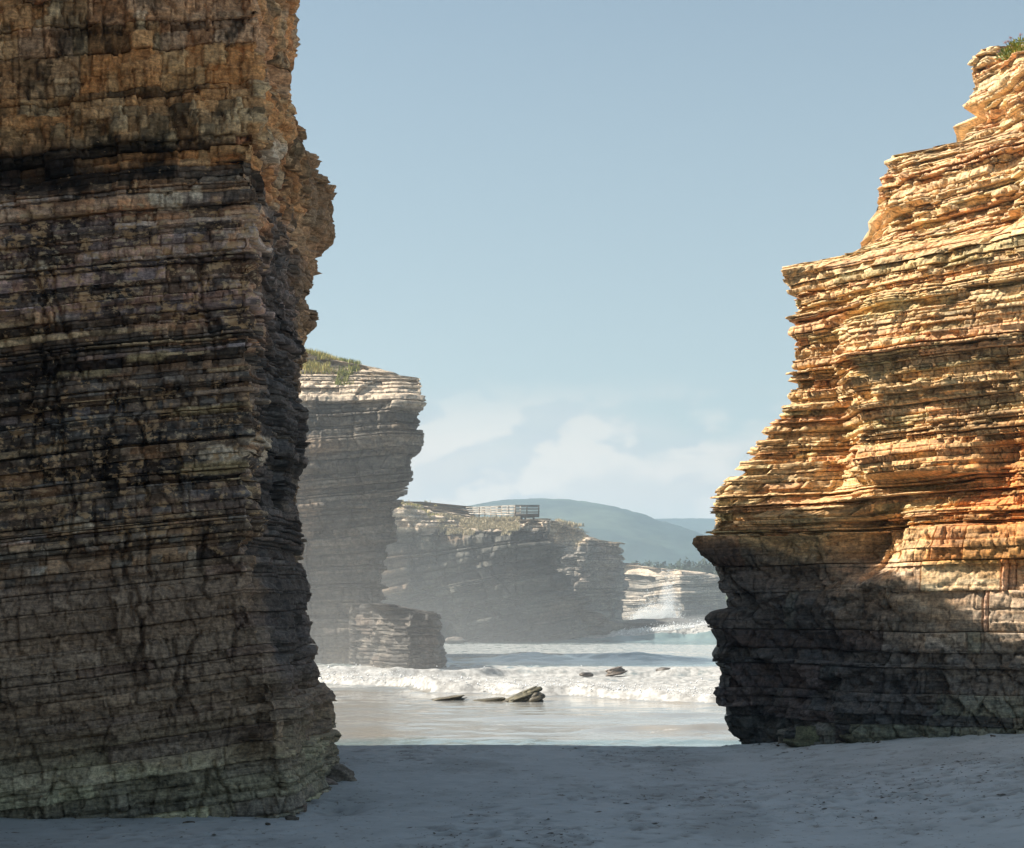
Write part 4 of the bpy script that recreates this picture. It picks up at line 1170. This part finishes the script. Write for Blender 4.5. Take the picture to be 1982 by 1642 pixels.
# ------------------------------------------------------------------ flotsam on the sand
rg = np.random.default_rng(55)
Vs, Ts, cc = [], [], []
for i in range(9000):
    y = 11.3 + 29 * rg.random() ** .85
    x = rg.uniform(-.3, .31) * y
    d = float(sstep(-.3, .4, fbm(np.float32(x / 2.2), np.float32(y / 5), np.float32(0), 77, 2)))
    if x < -.06 * y - .5: d *= .25
    if rg.random() > d: continue
    iy, ix = np.searchsorted(sy, y), np.searchsorted(sx, x)
    z = SZ[min(iy, len(sy) - 1), min(ix, len(sx) - 1)]
    s_ = .008 + .022 * rg.random() ** 2
    a = rg.uniform(0, 3.14)
    el = rg.uniform(1, 3.4)
    k = len(Vs)
    for ang in np.arange(6) * 1.047:
        r = s_ * rg.uniform(.6, 1.3)
        ex, ey = r * math.cos(ang) * el, r * math.sin(ang)
        Vs.append((x + ex * math.cos(a) - ey * math.sin(a), y + ex * math.sin(a) + ey * math.cos(a), z - .01))
    Vs.append((x, y, z + s_ * rg.uniform(.05, .3)))
    Ts += [(k + j, k + (j + 1) % 6, k + 6) for j in range(6)]
M_weed = plain_mat('dry_weed', (.13, .115, .095))
wd = mesh_obj('flotsam', np.array(Vs), None, np.array(Ts), M_weed)
tag(wd, 'dark scraps of weed and clods scattered over the shaded sand', None, None, 'stuff')

# ------------------------------------------------------------------ spray
M_spray = plain_mat('spray_drops', (.86, .86, .85), .6, 4, .03)
def spray(n, f, size, label, seed):
    rg = np.random.default_rng(seed)
    P = f(n, rg)
    n = len(P)
    s_ = size * np.exp(rg.normal(0, .5, n))
    tet = np.array([(1, 0, -.4), (-.5, .87, -.4), (-.5, -.87, -.4), (0, 0, 1.1)], np.float32)
    V = P[:, None, :] + tet[None] * s_[:, None, None] * rg.uniform(.6, 1.4, (n, 1, 3))
    i = np.arange(n)[:, None] * 4
    T = np.concatenate([i + np.array([[0, 1, 3]]), i + np.array([[1, 2, 3]]), i + np.array([[2, 0, 3]]), i + np.array([[0, 2, 1]])])
    o_ = mesh_obj('spray', V.reshape(-1, 3), None, T, M_spray)
    return tag(o_, label, None, None, 'stuff')
def plume(n, rg):
    Y = 290 + rg.normal(0, 2.5, n)
    px = np.where(rg.random(n) < .6, rg.normal(1288, 13, n), rg.normal(1256, 17, n))
    fing = .55 + .6 * vnoise(px / 7, 0 * px, 0 * px, 5)
    h = rg.exponential(.3, n) * fing * (.35 + np.exp(-((px - 1292) / 24) ** 2)) + rg.exponential(.05, n)
    h = np.clip(h, 0, 1.15)
    return np.stack([WX(px + 7 * rg.normal(0, 1, n) * h, Y), Y, WZ(1202 - 85 * h, Y)], -1)
spray(16000, plume, .038, 'white spray plume bursting up the far sunlit cliff', 5)
def splash(px0, py0, Y0, wpx, hpx):
    def f(n, rg):
        u = rg.normal(0, 1, n)
        h = rg.exponential(.3, n) * np.exp(-u * u)
        Y = Y0 + rg.normal(0, .3, n)
        return np.stack([WX(px0 + u * wpx, Y), Y, WZ(py0 - hpx * h, Y)], -1)
    return f
spray(260, splash(779, 1282, 121, 7, 15), .028, 'small white splash at the foot of the misty sea stack', 6)
spray(140, splash(685, 1300, 112, 6, 14), .03, 'thin flick of spray above the foam beside the left cliff', 7)
def lip(n, rg):
    px = rg.uniform(1190, 1400, n)
    X = WX(px, 197)
    Y = np.interp(X, [-14, 30], [199.6, 194.4]) + rg.normal(.3, .7, n)
    A = np.interp(X, [-14, -7, 3, 9, 13, 17, 20, 23, 30], [.25, .5, .7, .75, 1.25, 1.6, 2.0, 2.5, 2.6])
    return np.stack([X, Y, A * .9 + rg.exponential(.16, n) - .15], -1)
spray(3500, lip, .04, 'white spray thrown from the lip of the far breaker', 8)
def foamtop(n, rg):
    X = rg.uniform(-12, 12, n)
    yl = np.interp(X, [-12, -8.5, -5.5, -3.6, -1, .2, 2.5, 6, 9.5, 20], [93, 91, 89, 83.5, 82.5, 80.5, 80.5, 76, 72.5, 71])
    return np.stack([X, yl + rg.gamma(2, .8, n), .3 + rg.exponential(.12, n)], -1)
spray(5000, foamtop, .022, 'bubbling white froth thrown up along the nearest wave front', 9)

# ------------------------------------------------------------------ air
def volume_box(name, lo, hi, build):
    x0, y0, z0 = lo; x1, y1, z1 = hi
    P = [(x, y, z) for z in (z0, z1) for x, y in ((x0, y0), (x1, y0), (x1, y1), (x0, y1))]
    Q = [(3, 2, 1, 0), (4, 5, 6, 7)] + [(k, (k + 1) % 4, 4 + (k + 1) % 4, 4 + k) for k in range(4)]
    m = bpy.data.materials.new(name)
    m.use_nodes = True
    t = m.node_tree
    t.nodes.clear()
    o = N(t, 'ShaderNodeOutputMaterial')
    v = N(t, 'ShaderNodeVolumePrincipled')
    t.links.new(v.outputs[0], o.inputs['Volume'])
    build(m, t, v)
    ob = mesh_obj(name, np.array(P, float), np.array(Q), None, m)
    return ob
def hz(m, t, v):
    v.inputs['Color'].default_value = (.64, .83, 1, 1)
    v.inputs['Density'].default_value = .00032
    v.inputs['Anisotropy'].default_value = .3
def soft_spray(loc, r, dens, seed, label):
    bm = bmesh.new()
    bmesh.ops.create_icosphere(bm, subdivisions=4, radius=1)
    P = np.array([v.co[:] for v in bm.verts], np.float32)
    T = np.array([[v.index for v in f.verts] for f in bm.faces])
    bm.free()
    P = P * (1 + .35 * fbm(P[:, 0] * 1.6, P[:, 1] * 1.6, P[:, 2] * 1.6, seed, 3))[:, None]
    m = bpy.data.materials.new('spray_mist')
    m.use_nodes = True
    t = m.node_tree
    t.nodes.clear()
    o = N(t, 'ShaderNodeOutputMaterial')
    v = N(t, 'ShaderNodeVolumePrincipled')
    v.inputs['Color'].default_value = (.98, .98, .98, 1)
    v.inputs['Density'].default_value = dens
    v.inputs['Anisotropy'].default_value = .2
    t.links.new(v.outputs[0], o.inputs['Volume'])
    ob = mesh_obj('spray', P * np.array(r, np.float32) + np.array(loc, np.float32), None, T, m)
    tag(ob, label, None, None, 'stuff')
soft_spray((WX(1293, 289), 289, 3.6), (1.9, 1.6, 4.2), .16, 3, 'soft white mist in the tall right side of the far spray plume')
soft_spray((WX(1255, 289), 289, 1.6), (2.6, 1.6, 1.9), .14, 4, 'low soft mist at the left foot of the far spray plume')
soft_spray((WX(1360, 196), 197, 1.9), (4.5, 1.2, 1.0), .12, 6, 'mist blown back off the far breaker')
hzb = volume_box('haze', (-2900, -2900, -60), (2900, 2900, 122), hz)
tag(hzb, 'thin pale blue sea air over the whole bay', None, None, 'stuff')
MIST = .0062
def ms(m, t, v):
    v.inputs['Color'].default_value = (.97, .97, .96, 1)
    v.inputs['Anisotropy'].default_value = .35
    g = N(t, 'ShaderNodeNewGeometry')
    s_ = N(t, 'ShaderNodeSeparateXYZ')
    t.links.new(g.outputs['Position'], s_.inputs[0])
    zf = m_math(t, 'POWER', 2.718, m_math(t, 'MULTIPLY', s_.outputs['Z'], -1 / 8.0))
    e = m_math(t, 'MULTIPLY', m_ramp(t, s_.outputs['Y'], 82, 112), m_ramp(t, s_.outputs['Y'], 330, 230))
    e = m_math(t, 'MULTIPLY', e, m_math(t, 'MULTIPLY', m_ramp(t, s_.outputs['X'], -70, -25), m_ramp(t, s_.outputs['X'], 75, 35)))
    e = m_math(t, 'MULTIPLY', e, m_ramp(t, s_.outputs['Z'], 27, 20))
    e = m_math(t, 'MULTIPLY', e, m_ramp(t, s_.outputs['Y'], 118, 150, 1.25, .32))
    e = m_math(t, 'MULTIPLY', e, m_ramp(t, s_.outputs['X'], -14, 16, 1.6, .45))
    t.links.new(m_math(t, 'MULTIPLY', m_math(t, 'MULTIPLY', zf, e), MIST), v.inputs['Density'])
    m.cycles.volume_step_rate = 1.0
msb = volume_box('sea_mist', (-72, 80, .02), (77, 332, 28), ms)
tag(msb, 'pale spray mist hanging over the surf between the far cliffs', None, None, 'stuff')
